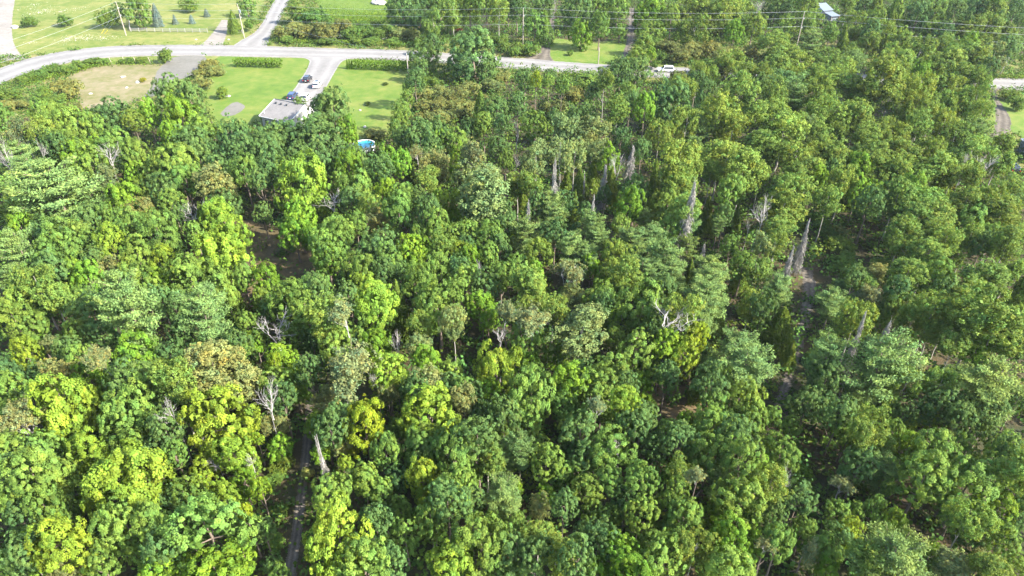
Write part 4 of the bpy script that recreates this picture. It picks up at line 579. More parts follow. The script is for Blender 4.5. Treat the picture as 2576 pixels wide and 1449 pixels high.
def solve(k, u, v, rx, ry, zoff=0.0):
    clear = KIND[k][5]; zc = 7.0; far = v < 178
    if far: clear = min(clear, 1.0)
    for _ in range(6):
        p = at(u, v, zc); dz = depth(p); d = (p-EYE)/np.linalg.norm(p-EYE); se = -d[2]; ce = math.sqrt(1-se*se)
        a = rx*dz/FPX; h = ry*dz/FPX
        if k in 'BkR':
            c = min(max(math.sqrt(max(h*h-(a*se)**2, 0))/ce, .45*a), 1.3*a); zc = c*.92
        elif k in 'CbSs':
            c = min(max(h/ce, 1.2*a), 6.5); zc = clear+c
        elif k in 'DL':
            c = min(max(h/ce, a), 7.0); zc = c*1.02
        else:
            c = min(max(math.sqrt(max(h*h-(a*se)**2, 0))/ce, .72*a), 2.1*a); c *= 1.12
            zc = clear+c if far else max(clear+c, min(8.5, clear+a+c*.8))
            if k in 'Aa' and not far: zc = max(clear+2.5+c, zc)
            if rx*dz/FPX < 1.6: zc = max(clear*.6+c, zc*.75)
    if k in 'DLA' and not (k == 'A'): pass
    if k in 'SsDL' and v > 230: zc += (3.0 if k in 'Ss' else 3.5)
    zc += zoff
    p = at(u, v, zc)
    if k in 'YyEGOAaPKq':
        # the crown goes on down behind its neighbours: keep the top, add depth below
        a *= (1.30 if k in 'Aa' else 1.17); c *= 1.10; top = zc+c; ext = 1.0 if far else min(1.12 if k in 'Aaq' else 1.5, (top-1.2)/(2*c)); ext = max(1.0, ext)
        c *= ext; c = max(c, 1.15*a) if k == 'P' else c; c = min(c, (1.75 if k == 'P' else 1.08 if k in 'GOKaAq' else 1.22)*a); zc = top-c
    elif k in 'BkRC': a *= 1.12; c *= 1.08
    elif k in 'Ss': top = zc+c; c = top/2; zc = c; a *= 1.25
    elif k in 'DL': a *= 1.1
    return np.array([p[0], p[1], zc]), a, c, zc
for (r, c_), txt in TREES.items():
    for e in txt.replace("\n", ";").split(";"):
        t, _, lab = e.strip().partition(" @"); w = t.split()
        if len(w) != 5: raise ValueError(e)
        k = w[0]; x, y, rx, ry = map(float, w[1:])
        u, v = T(r, c_, x, y)
        if k == 'k' and r > 0 and not (r == 1 and c_ == 3 and y < 1000) and lab != 'pale yellowish shrub beside the forest track': k = 'q'
        p, a, c, zc = solve(k, u, v, rx/4, ry/4)
        PLANTS.append(dict(k=k, u=u, v=v, p=p, a=a, c=c, zc=p[2], lab=lab or None, rx=rx/4, ry=ry/4))
# fill the gaps of the wood with low young trees seen between the big crowns
def covered(u, v, f=.95):
    return any(((u-q['u'])/(q['rx']*f))**2+((v-q['v'])/(q['ry']*f))**2 < 1 for q in PLANTS)
def wooded(u, v):
    g = at(u, v, 1.0)
    if is_open(u, v) or is_open(u, v+10): return 1740 < u < 2460 and 120 < v < 240
    if v < 165: return (u > 1060 and v < 95 and not (1530 < u < 1650 and v > 40)) if u < 1640 else (u > 2050 or v < 95)
    if v < 0: return (u > 1060 and v < 95) or (u > 1650 and v < 100) or u > 2050
    return not (v < 330 and u < 1040) and not (1040 < u < 1560 and v < 200) and not (u > 2480 and 190 < v < 350) and not (1560 < u < 1900 and v < 240) 
rf = random.Random(11); cells = []
v = 20.0
while v < 1445:
    st = 26+v*.018; u = 10.0
    while u < 2570:
        cells.append((u+rf.uniform(-8, 8), v+rf.uniform(-8, 8))); u += st
    v += st*.8
rf.shuffle(cells)
nfill = 0
DARKGAP = [(1985, 960, 90, 130), (745, 1250, 60, 260), (690, 640, 110, 110), (1700, 1020, 90, 60), (2040, 720, 60, 120), (2320, 1330, 70, 80), (2030, 1180, 60, 90)]
for u, v in cells:
    if nfill >= 230: break
    if not wooded(u, v) or covered(u, v): continue
    if any(((u-a)/c)**2+((v-b)/d)**2 < 1 for a, b, c, d in DARKGAP): continue
    k = rf.choice('OOOACyO' if u < 1700 else 'AAOyOCAOAP'); k = 'O' if k == 'C' and v > 800 else k; s = 20+.016*v
    rx = s*rf.uniform(.8, 1.25); ry = rx*rf.uniform(.9, 1.3)*(1.4 if k == 'C' else 1)
    p, a, c, zc = solve(k, u, v, rx, ry)
    PLANTS.append(dict(k=k, u=u, v=v, p=p, a=a, c=c, zc=p[2], lab=None, rx=rx*.8, ry=ry*.8, fill=True)); nfill += 1

# what the photograph shows in full must not be covered by a neighbour in front of it
def pellipse(p):
    dz = depth(p['p']); d = (p['p']-EYE)/np.linalg.norm(p['p']-EYE); se = -d[2]; ce = math.sqrt(1-se*se); u, v = proj(p['p'])
    return u, v, p['a']*.95*FPX/dz, math.sqrt((p['a']*se)**2+(p['c']*ce)**2)*.95*FPX/dz, dz
for p in PLANTS: p['e'] = pellipse(p)
SMP = [(r_*math.cos(t_), r_*math.sin(t_)) for r_ in (.25, .6, .85) for t_ in np.linspace(0, 5.5, 8)]
def cover(q):
    S = [(q['u']+q['rx']*x, q['v']+q['ry']*y) for x, y in SMP]; off = {}
    for i, p in enumerate(PLANTS):
        e = p['e']
        if p is q or e[4] >= q['e'][4]-.2 or abs(e[0]-q['u']) > e[2]+q['rx'] or abs(e[1]-q['v']) > e[3]+q['ry']: continue
        h = sum(((x-e[0])/e[2])**2+((y-e[1])/e[3])**2 < 1 for x, y in S)
        if h: off[i] = h/len(S)
    return off
SPEC = [q for q in PLANTS if q['lab'] or q['k'] in 'SsDLKE']
for q in sorted(SPEC, key=lambda z: -z['e'][4]):
    lift = 0.0
    while q['k'] in 'SsDLKEYPAaq' and lift < 4.5:
        if sum(cover(q).values()) < .25: break
        lift += .75; q['p'], q['a'], q['c'], q['zc'] = solve(q['k'], q['u'], q['v'], q['rx'], q['ry'], lift); q['e'] = pellipse(q)
DROP = set()
GHOST = []       # places the photograph looks down on freely
for u, v, rx, ry in [(*T(0, 1, 150, 1110), 36, 31), (*T(0, 1, 560, 830), 28, 20), (*T(0, 1, 505, 950), 10, 9), (*T(0, 2, 1585, 670), 13, 8), (*T(0, 3, 600, 130), 9, 20), (*T(0, 1, 1100, 1425), 18, 6), (2036, 715, 20, 35), (1985, 930, 30, 75), (2065, 1185, 38, 40), (2330, 1325, 42, 45),
                     (735, 1350, 14, 70), (765, 1185, 10, 45), (735, 665, 40, 28), (1690, 1022, 25, 16), (2560, 385, 16, 42), (2522, 210, 28, 16), (2530, 300, 30, 25), (*T(0, 0, 2340, 1100), 28, 16), (*T(0, 2, 760, 560), 85, 12), (*T(0, 2, 380, 660), 90, 10), (*T(0, 0, 1200, 850), 100, 30),
                     (*T(0, 1, 1150, 950), 60, 90), (2200, 620, 45, 40)]:
    g = at(u, v+ry*.3, 1.0); GHOST.append(dict(u=u, v=v, rx=rx, ry=ry, lab='x', k='x', e=(u, v, rx, ry, depth(g))))
for it in range(7):
    for q in GHOST:
        for i, h in cover(q).items():
            p = PLANTS[i]
            if h < .03: continue
            if p.get('fill') or h > (.3 if q is GHOST[0] else .7): DROP.add(id(p)); p['e'] = (-1e4, 0, 1, 1, 1e4); continue
            bot = p['p'][2]-p['c']; p['c'] *= .88; p['a'] *= .96; p['p'] = np.array([p['p'][0], p['p'][1], max(bot*.85, 0)+p['c']]); p['e'] = pellipse(p)
for it in range(4):
    for q in SPEC:
        for i, h in cover(q).items():
            p = PLANTS[i]
            if h < .12 or p['lab']: continue
            if p.get('fill'): DROP.add(id(p)); p['e'] = (-1e4, 0, 1, 1, 1e4); continue
            f = .86 if it < 3 else .75
            bot = p['p'][2]-p['c']; p['c'] *= f; p['a'] *= (1+f)/2; p['p'] = np.array([p['p'][0], p['p'][1], bot+p['c']]); p['e'] = pellipse(p)
PLANTS = [p for p in PLANTS if id(p) not in DROP]

def jitter(col, s=.12):
    b = rt.uniform(1-s, 1+s); w = rt.gauss(0, .05)
    return (col[0]*b*(1+w), col[1]*b, col[2]*b*(1-w), 1.0)
for q in PLANTS:
    k = q['k']; name, cat, crowns, trunks, colr, clear, phrase, grp = KIND[k]; i = rt.randrange(97)
    x, y = q['p'][0], q['p'][1]; a, c, zc = q['a'], q['c'], q['p'][2]; rz = rt.uniform(0, 6.283)
    if k in 'BkR':
        o = obj(name, crowns[i % len(crowns)]); o.location = (x, y, c*.92); o.scale = (a/3, a/3, c/3); o.rotation_euler = (0, 0, rz); o.color = jitter(colr, .18); q['o'] = o
        tag(o, None, cat, grp); continue
    root = empty(name, (x, y, 0), 0); tag(root, None, cat, grp); q['o'] = root
    if k in 'DL':
        t = obj("branches", crowns[i % len(crowns)], root); t.location = (0, 0, zc); t.scale = (a/3, a/3, c/3); t.rotation_euler = (rt.gauss(0, .07), rt.gauss(0, .07), rz)
        t = obj("trunk", DEADTRUNK[i % 3], root); t.scale = (max(.5, a/3), max(.5, a/3), max(.6, zc-c*.55)/10)
        continue
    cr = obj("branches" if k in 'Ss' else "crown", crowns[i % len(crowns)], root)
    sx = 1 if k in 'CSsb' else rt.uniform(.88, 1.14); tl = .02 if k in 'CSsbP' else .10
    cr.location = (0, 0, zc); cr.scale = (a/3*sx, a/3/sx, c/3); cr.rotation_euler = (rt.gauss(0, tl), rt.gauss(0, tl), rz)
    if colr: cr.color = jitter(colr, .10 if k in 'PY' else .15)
    if k in 'Ss':
        t = obj("trunk", trunks[i % len(trunks)], root); t.location = (0, 0, zc); t.scale = (1, 1, c/3*1.0); t.rotation_euler = (0, 0, rz)
    elif k == 'K':
        t = obj("trunk", trunks[i % len(trunks)], root); t.location = (0, 0, zc); t.scale = (a/3, a/3, c/3); t.rotation_euler = (0, 0, rz)
        t2 = obj("stem", TRUNK[0], root); t2.scale = (.8, .8, (zc-c*.8)/10)
    else:
        t = obj("trunk", trunks[i % len(trunks)], root); top = zc+(.9*c if k in 'PCb' else .45*c)
        s = max(.5, a/3) if k not in 'b' else .25
        t.scale = (s, s, top/10); t.rotation_euler = (0, 0, rz)
        if k == 'P':
            wd = obj("limbs", PINEWOOD[i % len(PINEWOOD)], root); wd.location = cr.location; wd.scale = cr.scale; wd.rotation_euler = cr.rotation_euler
HAZE = 0.00006
# ------------------------------------------------------------------ undergrowth, wild flowers
rng = np.random.default_rng(77)
P = []
gx = rng.uniform(-230, 230, 90000); gy = rng.uniform(25, 330, 90000)
zz = rng.uniform(.15, 1.6, 90000)**1.3
for x, y, z in zip(gx, gy, zz):
    u, v = proj((x, y, 0))
    if -80 < u < 2660 and -60 < v < 1560 and (not is_open(u, v) or (rng.random() < .3 and (inside(OPEN[8], u, v) or inside(OPEN[9], u, v)))):
        op = v < 330 and u < 1000
        P.append((x, y, z*(.35 if op else 1), .5 if op else 1))
P = np.array(P); n = len(P); k = 9
C = np.repeat(P[:, :3], k, 0)+rng.normal(0, 1, (n*k, 3))*np.array([.55, .55, .22]); C[:, 2] = np.maximum(C[:, 2], .05)
N = unit(rng.normal(size=(n*k, 3))*.7+np.array([0, 0, 1.]))
V = quads(C, N, .42, rng); tn = np.repeat(tints(n, rng, .55, 1.25, .12), k, 0)*tints(n*k, rng, .85, 1.15, .04)
u_ = obj("undergrowth", leafmesh("undergrowth", [(V, tn)], M['leaf'])); u_.color = (0.072, 0.125, 0.024, 1)
tag(u_, "low leafy undergrowth on the floor of the wood", "undergrowth", kind='stuff')

# thickets of saplings
Q = P[::14]; Q = Q[(Q[:, 3] > .9)]; m = len(Q); k = 46; g = np.random.default_rng(78)
hh = g.uniform(1.2, 3.6, m)[:, None, None]; o_ = unit(g.normal(size=(m, k, 3))); o_[..., 2] = abs(o_[..., 2]); R_ = g.uniform(.5, 1.1, (m, k, 1))
C = np.stack([Q[:, 0], Q[:, 1], np.zeros(m)], 1)[:, None]+o_*R_*np.concatenate([np.full((m, 1, 2), 1.15)*g.uniform(.7, 1.3, (m, 1, 1)), hh], 2)
N = unit(o_+np.array([0, 0, .5])+g.normal(0, .6, (m, k, 3)))
V = quads(C.reshape(-1, 3), N.reshape(-1, 3), .40, g); tn = np.repeat(tints(m, g, .6, 1.3, .14), k, 0)*tints(m*k, g, .85, 1.15, .04)
u2 = obj("thicket", leafmesh("thicket", [(V, tn)], M['leaf'])); u2.color = (0.085, 0.150, 0.030, 1)
tag(u2, "thickets of young saplings filling the gaps of the wood", "thicket", kind='stuff')

def patch(c, r, m, z, seed, sc):
    g = np.random.default_rng(seed); t = g.normal(0, .62, (m, 2))*np.array(r)+np.array(c[:2])
    return np.concatenate([t, g.uniform(.2, z, (m, 1))], 1)
F = [patch(G(0, 0, 710, 405), (3.2, 4.5), 160, .8, 1, 0), patch(G(0, 0, 860, 390), (3.0, 4.0), 110, .8, 2, 0), patch(G(0, 0, 410, 130), (3.5, 7), 170, .8, 3, 0), patch(G(0, 0, 340, 75), (2.5, 5), 60, .8, 4, 0), patch(G(0, 0, 1060, 395), (4, 2.5), 80, .8, 5, 0),
     patch(G(0, 0, 780, 105), (2.5, 4.5), 60, .8, 6, 0), patch(G(0, 0, 640, 120), (1.4, 3), 50, .8, 7, 0), patch(G(0, 0, 330, 445), (1.5, 1.2), 25, .8, 8, 0), patch(G(0, 1, 880, 400), (5, 2.5), 110, 1.6, 9, 0), patch(G(0, 1, 1240, 425), (5, 2), 60, 1.4, 10, 0)]
F = np.concatenate(F); g = np.random.default_rng(9)
V = quads(F, unit(g.normal(0, .4, F.shape)+np.array([0, 0, 1.])), .20, g)
w_ = obj("wildflowers", mesh_np("wildflowers", V, np.arange(len(V)).reshape(-1, 4), M['petal']))
tag(w_, "patches of white wild flowers on the meadow and verge", "wildflowers", kind='stuff')
# tall roadside weeds
Wp = []
def band(pts, wdt, m, hgt, seed):
    g = np.random.default_rng(seed); p = np.array([q[:2] for q in pts]); s = g.uniform(0, len(p)-1.001, m); i = s.astype(int); f = (s-i)[:, None]
    b = p[i]*(1-f)+p[i+1]*f+g.normal(0, wdt, (m, 2)); return np.concatenate([b, g.uniform(.1, hgt, (m, 1))], 1)
Wp = [band([G(0, 1, *q) for q in ((180, 420), (700, 440), (1200, 455), (1650, 470))], .9, 2600, 1.3, 1), band([G(0, 0, *q) for q in ((200, 860), (600, 760), (800, 710), (1000, 655), (1550, 640))], 1.3, 2200, 1.0, 2),
      band([G(0, 2, *q) for q in ((500, 770), (900, 800), (1500, 860))], 1.2, 1200, 1.2, 3), band([G(0, 3, *q) for q in ((2230, 780), (2576, 790))], .8, 500, 1.0, 4), band([G(0, 1, *q) for q in ((1650, 800), (2400, 720))], 1.2, 1500, 1.3, 5),
      band([G(0, 1, *q) for q in ((640, 100), (900, 210), (1200, 200), (1420, 140))], 6.0, 9000, 1.0, 6)]
Wp = np.concatenate(Wp); g = np.random.default_rng(10); m = len(Wp)
V = quads(Wp, unit(g.normal(0, .7, Wp.shape)+np.array([0, 0, .7])), .40, g, .6)
w2 = obj("weeds", leafmesh("weeds", [(V, tints(m, g, .7, 1.3, .12))], M['leaf'])); w2.color = (0.095, 0.155, 0.018, 1)
tag(w2, "tall green weeds along the road and over the fern meadow", "weeds", kind='stuff')

# a little haze in the air
b = MB(); b.box((0, 300, 34.5), (1500, 900, 73)); hz = b.build("haze", None); hm_ = bpy.data.materials.new("summer_haze"); hm_.use_nodes = True; nt = hm_.node_tree; nt.nodes.clear()
vo_ = nt.nodes.new("ShaderNodeVolumePrincipled"); vo_.inputs["Color"].default_value = (.86, .92, 1.0, 1); vo_.inputs["Density"].default_value = HAZE; vo_.inputs["Anisotropy"].default_value = .2
ou_ = nt.nodes.new("ShaderNodeOutputMaterial"); nt.links.new(vo_.outputs[0], ou_.inputs["Volume"]); hz.data.materials.append(hm_); tag(hz, "thin summer haze in the air", "haze", kind='stuff')
# ------------------------------------------------------------------ things people made
def car(loc, heading, paint, label, style='suv', L=4.6, W=1.85, Hh=1.65, roofglass=False, plate=True):
    """side profile swept across the width, nose towards +x"""
    t = empty("parked_car" if style != 'moving' else "car", (loc[0], loc[1], loc[2] if len(loc) > 2 else 0.06), heading); tag(t, label, "car")
    hl = L/2; bz = .30; sh = Hh*.60
    low = [(-hl, .42), (-hl+.03, sh-.05), (-hl+.15, sh), (hl*.45, sh), (hl*.80, sh-.12), (hl-.04, sh-.30), (hl, .45), (hl-.12, bz), (-hl+.1, bz)]
    tail = -hl+.12 if style in ('suv', 'moving') else -hl+.5
    up = [(tail, sh), (tail+.28, Hh-.06), (tail+.5, Hh), (hl*.08, Hh), (hl*.22, Hh-.07), (hl*.48, sh)]
    def sweep(pr, ws):
        m = MB(); n = len(pr); b = 0; v = []
        for sgn in (-1, 1):
            for (x, z), w in zip(pr, ws): v.append((x, sgn*w, z))
        f = [tuple(range(n)), tuple(range(2*n-1, n-1, -1))]+[(i, n+i, n+(i+1) % n, (i+1) % n) for i in range(n)]
        m.add(v, f); return m
    bm = sweep(low, [W/2-(.06 if abs(x) > hl-.2 else 0) for x, z in low])
    cb = sweep(up, [W/2-.05 if z <= sh+.01 else W/2-.20 for x, z in up]); b = len(bm.v); bm.v += cb.v; bm.f += [tuple(i+b for i in q) for q in cb.f]
    body = bm.build("body", paint, t)
    mod = body.modifiers.new("round", 'BEVEL'); mod.width = .07; mod.segments = 2; mod.limit_method = 'ANGLE'; mod.angle_limit = math.radians(25)
    def pane(name, pts, off):
        m = MB(); pts = [np.array(p, float) for p in pts]; nn = np.array(off, float)
        m.add([p+nn for p in pts]+[p for p in pts], [tuple(range(len(pts))), tuple(range(2*len(pts)-1, len(pts)-1, -1))]+[(i, len(pts)+i, len(pts)+(i+1) % len(pts), (i+1) % len(pts)) for i in range(len(pts))]); return m.build(name, M['glass'], t)
    wi, wt_ = W/2-.12, W/2-.24
    pane("windscreen", [(hl*.455, -wi, sh+.06), (hl*.455, wi, sh+.06), (hl*.24, wt_, Hh-.10), (hl*.24, -wt_, Hh-.10)], (.05, 0, .03))
    pane("rear_window", [(tail+.04, wi, sh+.08), (tail+.04, -wi, sh+.08), (tail+.25, -wt_, Hh-.10), (tail+.25, wt_, Hh-.10)], (-.04, 0, .03))
    for s in (-1, 1):
        pane("side_window", [(tail+.30, s*(W/2-.07), sh+.06), (hl*.36, s*(W/2-.07), sh+.06), (hl*.16, s*(W/2-.19), Hh-.13), (tail+.42, s*(W/2-.19), Hh-.13)][::s], (0, s*.03, .01))
        for x in (-hl*.60, hl*.62):
            w = MB(); w.tube([(x, s*(W/2-.22), .34), (x, s*(W/2+.02), .34)], [.34, .34], 14); wh = w.build("wheel", M['tyre'], t)
            h = MB(); h.tube([(x, s*(W/2+.015), .34), (x, s*(W/2+.035), .34)], [.20, .18], 10); h.build("rim", M['rim'], wh)
        h = MB(); h.box((hl-.06, s*(W/2-.32), sh-.33), (.14, .36, .16)); h.build("headlight", M['lamp'], t)
        h = MB(); h.box((-hl+.02, s*(W/2-.20), sh-.12), (.10, .22, .22)); h.build("tail_light", M['redlamp'], t)
        h = MB(); h.box((hl*.36, s*(W/2+.08), sh+.06), (.16, .2, .14)); h.build("mirror", paint, t)
    if plate:
        h = MB(); h.box((-hl-.01, 0, .72), (.03, .36, .18)); h.build("number_plate", M['white'], t)
    if roofglass:
        h = MB(); h.box((-.25, 0, Hh+.012), (1.25, .95, .03)); h.build("roof_window", M['glass'], t)
    return t
dA = np.array(G(0, 1, 430, 985)[:2]); dB = np.array(G(0, 1, 660, 680)[:2]); dd = dB-dA; hd = math.atan2(dd[1], dd[0])
car(G(0, 1, 522, 815), hd, M['blackpaint'], "black car with a small white rear plate parked on the grey driveway")
car(G(0, 1, 622, 872), hd, M['whitepaint'], "white car with a dark roof window parked behind the black car", roofglass=True, L=4.8)
car(G(0, 1, 505, 1000), hd, M['whitepaint'], "white car half hidden under the oak beside the grey roof", L=4.6, Hh=1.75)
car(G(0, 1, 372, 985), hd, M['bluepaint'], "dark blue car under the oak at the corner of the grey roof", L=5.0)
car(G(0, 2, 1545, 722), math.pi+math.atan2(-.06, 1), M['whitepaint'], "white car driving on the road, half hidden by bushes", style='moving', L=4.9, Hh=1.75)

# --- the house with the grey roof
def gable_house(name, label, e1, e2, depth_, eave, ridge, roofm, wallm, over=.35, pitch_side=1):
    """e1, e2 = ends of the near eave on the ground plan; the roof runs back from it"""
    e1 = np.array(e1[:2]); e2 = np.array(e2[:2]); ax = e2-e1; Ln = np.linalg.norm(ax); an = math.atan2(ax[1], ax[0])
    t = empty(name, (e1[0], e1[1], 0), an); tag(t, label, "house" if name != "shed" else "shed")
    w = MB(); D = depth_; o = over
    v = [(o, o, 0), (Ln-o, o, 0), (Ln-o, D-o, 0), (o, D-o, 0), (o, o, eave-.08), (Ln-o, o, eave-.08), (Ln-o, D-o, eave-.08), (o, D-o, eave-.08), (o, D/2, ridge-.2), (Ln-o, D/2, ridge-.2)]
    w.add(v, [(0, 1, 5, 4), (1, 2, 6, 9, 5), (2, 3, 7, 6), (3, 0, 4, 8, 7)]); wall = w.build("wall", wallm, t)
    r = MB(); th = .14
    v = [(0, 0, eave), (Ln, 0, eave), (Ln, D/2, ridge), (0, D/2, ridge), (Ln, D, eave), (0, D, eave)]; v += [(x, y, z-th) for x, y, z in v]
    r.add(v, [(0, 1, 2, 3), (3, 2, 4, 5), (7, 6, 9, 8), (8, 9, 11, 10), (0, 6, 7, 1), (5, 4, 10, 11), (1, 7, 8, 2), (2, 8, 10, 4), (0, 3, 9, 6), (3, 5, 11, 9)]); roof = r.build("roof", roofm, t)
    return t, roof, wall, Ln
hE1 = G(0, 1, 30, 1165, 2.9); hE2 = G(0, 1, 250, 1212, 2.9); hx = np.array(hE2)-np.array(hE1); hE2 = np.array(hE1)+hx*1.38
hR = G(0, 1, 160, 990, 5.2); nrm = np.array([-hx[1], hx[0]])/np.linalg.norm(hx[:2]); hD = 2*abs(((np.array(hR)-np.array(hE1))[:2])@nrm)
hs, roof, wall, hL = gable_house("house", "house with a pale grey shingle roof half hidden by dark oaks", hE1, hE2, max(8.0, min(hD, 13)), 2.9, 5.2, M['shingle'], M['siding'])
hD = max(8.0, min(hD, 13))
def on_roof(s, f): return (hL*s, hD/2*f, 2.9+2.3*f)
for s in (.17, .34, .52):
    x, y, z = on_roof(s, .78); b = MB(); b.box((x, y, z+.18), (.28, .28, .3)); b.box((x, y, z+.38), (.38, .38, .06)); b.build("roof_vent", M['darkmetal'], roof)
x, y, z = on_roof(.09, .18); b = MB(); b.tube([(x, y, z-.1), (x, y, z+.75)], .09, 8); b.build("vent_pipe", M['white'], roof)
for x in (-.04, hL+.04):
    b = MB(); b.add([(x-.05, 0, 2.74), (x+.05, 0, 2.74), (x+.05, hD/2, 5.06), (x-.05, hD/2, 5.06), (x-.05, 0, 2.97), (x+.05, 0, 2.97), (x+.05, hD/2, 5.27), (x-.05, hD/2, 5.27)], [(0, 1, 2, 3), (7, 6, 5, 4), (0, 4, 5, 1), (1, 5, 6, 2), (2, 6, 7, 3), (3, 7, 4, 0)]); b.build("rake_board", M['white'], roof)
b = MB(); b.tube([(0, hD/2, 5.22), (hL, hD/2, 5.22)], .10, 6); b.build("ridge_cap", M['darkmetal'], roof)
b = MB(); b.box((hL*.5, -.06, 2.80), (hL, .12, .12)); b.build("gutter", M['white'], roof)
for s in (.2, .5, .8):
    fr = MB(); fr.box((hL*s, .34, 1.55), (1.3, .06, 1.1)); f_ = fr.build("window", M['white'], wall); p_ = MB(); p_.box((hL*s, .30, 1.55), (1.14, .04, .94)); p_.build("pane", M['glass'], f_)
# --- house at the right edge, only its corner shows
rE1 = G(0, 3, 2505, 1400, 2.6)
rE1 = np.array(rE1)
tR = empty("house", (rE1[0], rE1[1]-8.6, 0), math.radians(-4)); tag(tR, "blue-grey house with a brown roof cut off by the right edge", "house")
w = MB(); w.box((5.2, 4.3, 1.3), (9.8, 8.0, 2.6)); wl = w.build("wall", M['bluesiding'], tR)
r = MB(); v = [(0.9, -.1, 2.68), (10.6, -.1, 2.68), (10.6, 4.3, 4.4), (.9, 4.3, 4.4), (10.6, 8.7, 2.68), (.9, 8.7, 2.68)]; v += [(x, y, z-.12) for x, y, z in v]
r.add(v, [(0, 1, 2, 3), (3, 2, 4, 5), (7, 6, 9, 8), (8, 9, 11, 10), (0, 6, 7, 1), (5, 4, 10, 11), (1, 7, 8, 2), (2, 8, 10, 4), (0, 3, 9, 6), (3, 5, 11, 9)]); r.build("roof", M['brownroof'], tR)
r = MB(); r.box((.55, 8.5, 2.72), (.8, .3, .12)); r.box((.30, 4.3, 2.66), (.5, 8.4, .1)); r.build("white_trim", M['metalroof'], tR)
w = MB(); w.box((.27, 3.2, 1.2), (.06, 1.2, 1.0)); f_ = w.build("window", M['white'], tR); w = MB(); w.box((.235, 3.2, 1.2), (.03, 1.0, .8)); w.build("pane", M['glass'], f_)
car(G(1, 3, 2440, 265), math.radians(80), M['blackpaint'], "black car beside the blue-grey house at the right edge", L=4.4, plate=False)
# --- the small metal-roofed shed in the far wood
s1 = np.array(G(0, 3, 562, 108, 3.4)); s2 = np.array(G(0, 3, 655, 100, 3.4)); ax = (s2-s1)[:2]; an = math.atan2(ax[1], ax[0]); Ls = max(4.2, np.linalg.norm(ax))
tS = empty("shed", (s1[0], s1[1], 0), an); tag(tS, "small shed with two stepped pale metal roofs in the far wood", "shed")
w = MB(); w.box((Ls/2, 2.4, 1.65), (Ls-.5, 4.2, 3.3)); w.build("wall", M['bluesiding'], tS)
r = MB(); v = [(-.2, -.1, 3.4), (Ls+.2, -.1, 3.4), (Ls+.2, 4.9, 5.0), (-.2, 4.9, 5.0)]; v += [(x, y, z-.1) for x, y, z in v]; r.add(v, [(0, 1, 2, 3), (7, 6, 5, 4), (0, 4, 5, 1), (1, 5, 6, 2), (2, 6, 7, 3), (3, 7, 4, 0)]); r.build("roof", M['metalroof'], tS)
r = MB(); v = [(.1, -4.6, 2.35), (Ls-.2, -4.6, 2.35), (Ls-.2, .2, 3.0), (.1, .2, 3.0)]; v += [(x, y, z-.08) for x, y, z in v]; r.add(v, [(0, 1, 2, 3), (7, 6, 5, 4), (0, 4, 5, 1), (1, 5, 6, 2), (2, 6, 7, 3), (3, 7, 4, 0)]); r.build("porch_roof", M['metalroof'], tS)
for x in (.3, Ls-.4): b = MB(); b.box((x, -4.4, 1.14), (.14, .14, 2.26)); b.build("post", M['plank'], tS)
w = MB(); w.box((Ls/2, -2.0, 1.1), (Ls-1.2, 4.0, 2.2)); w.build("front_wall", M['bluesiding'], tS)
cr = empty("wooden_crate", G(0, 3, 525, 232)); tag(cr, "brown wooden crate beside the metal-roofed shed", "crate")
b = MB(); b.box((0, 0, .55), (1.3, 1.1, 1.1)); b.build("box", M['plank'], cr)
b = MB(); [b.box((0, 0, z), (1.36, 1.16, .10)) for z in (.15, .55, .95)]; b.build("slats", M['fence'], cr)

# --- round pool behind the dark oaks
pc = G(0, 1, 1095, 1432, 1.1); tP = empty("swimming_pool", (pc[0], pc[1]-1.2, 0)); tag(tP, "round pool of turquoise water behind the dark oaks", "pool")
def ring(ro, ri, z0, z1, n=36):
    m = MB(); v = []
    for k in range(n):
        a = 6.28319*k/n; ca, sa = math.cos(a), math.sin(a); v += [(ro*ca, ro*sa, z0), (ro*ca, ro*sa, z1), (ri*ca, ri*sa, z1), (ri*ca, ri*sa, z0)]
    f = []
    for k in range(n):
        a = 4*k; b = 4*((k+1) % n); f += [(a, b, b+1, a+1), (a+1, b+1, b+2, a+2), (a+2, b+2, b+3, a+3)]
    m.add(v, f); return m
ring(2.5, 2.40, 0, 1.15).build("pool_wall", M['white'], tP); ring(2.62, 2.34, 1.155, 1.21).build("rim", M['white'], tP)
m = MB(); n = 36; m.add([(2.39*math.cos(6.28319*k/n), 2.39*math.sin(6.28319*k/n), 1.02) for k in range(n)], [tuple(range(n))]); m.build("water", M['water'], tP)

# --- utility poles and wires
def pole_height(base, top_px):
    lo, hi = 2.0, 20.0
    for _ in range(40):
        z = (lo+hi)/2
        if proj((base[0], base[1], z))[1] > top_px[1]: lo = z
        else: hi = z
    return z
LINE = []
def pole(base, h, label, extras=(), name="utility_pole", lean=(0, 0)):
    t = empty(name, (base[0], base[1], 0)); tag(t, label, "pole", "wooden poles along the road")
    m = MB(); m.tube([(0, 0, -.1), (lean[0]*.5, lean[1]*.5, h*.5), (lean[0], lean[1], h)], [.17, .145, .11], 9); m.build("pole", M['pole'], t)
    for f in extras:
        if f == 'can':
            c = MB(); z = h*.80; c.tube([(.42, -.15, z-.5), (.42, -.15, z+.45), (.42, -.15, z+.52)], [.27, .27, .14], 12); c.box((.2, -.07, z), (.35, .10, .18)); c.build("transformer", M['metalroof'], t)
        else:
            c = MB(); z = h*f; lx = lean[0]*f; c.box((lx+.22, -.05, z), (.42, .09, .09)); c.tube([(lx+.42, -.05, z), (lx+.42, -.05, z+.22)], [.06, .05], 8); c.build("insulator", M['white'], t)
    if extras: c = MB(); c.tube([(lean[0], lean[1], h-.02), (lean[0], lean[1], h+.25)], [.06, .04], 8); c.build("top_pin", M['white'], t)
    return np.array([base[0], base[1], 0.]), h, lean
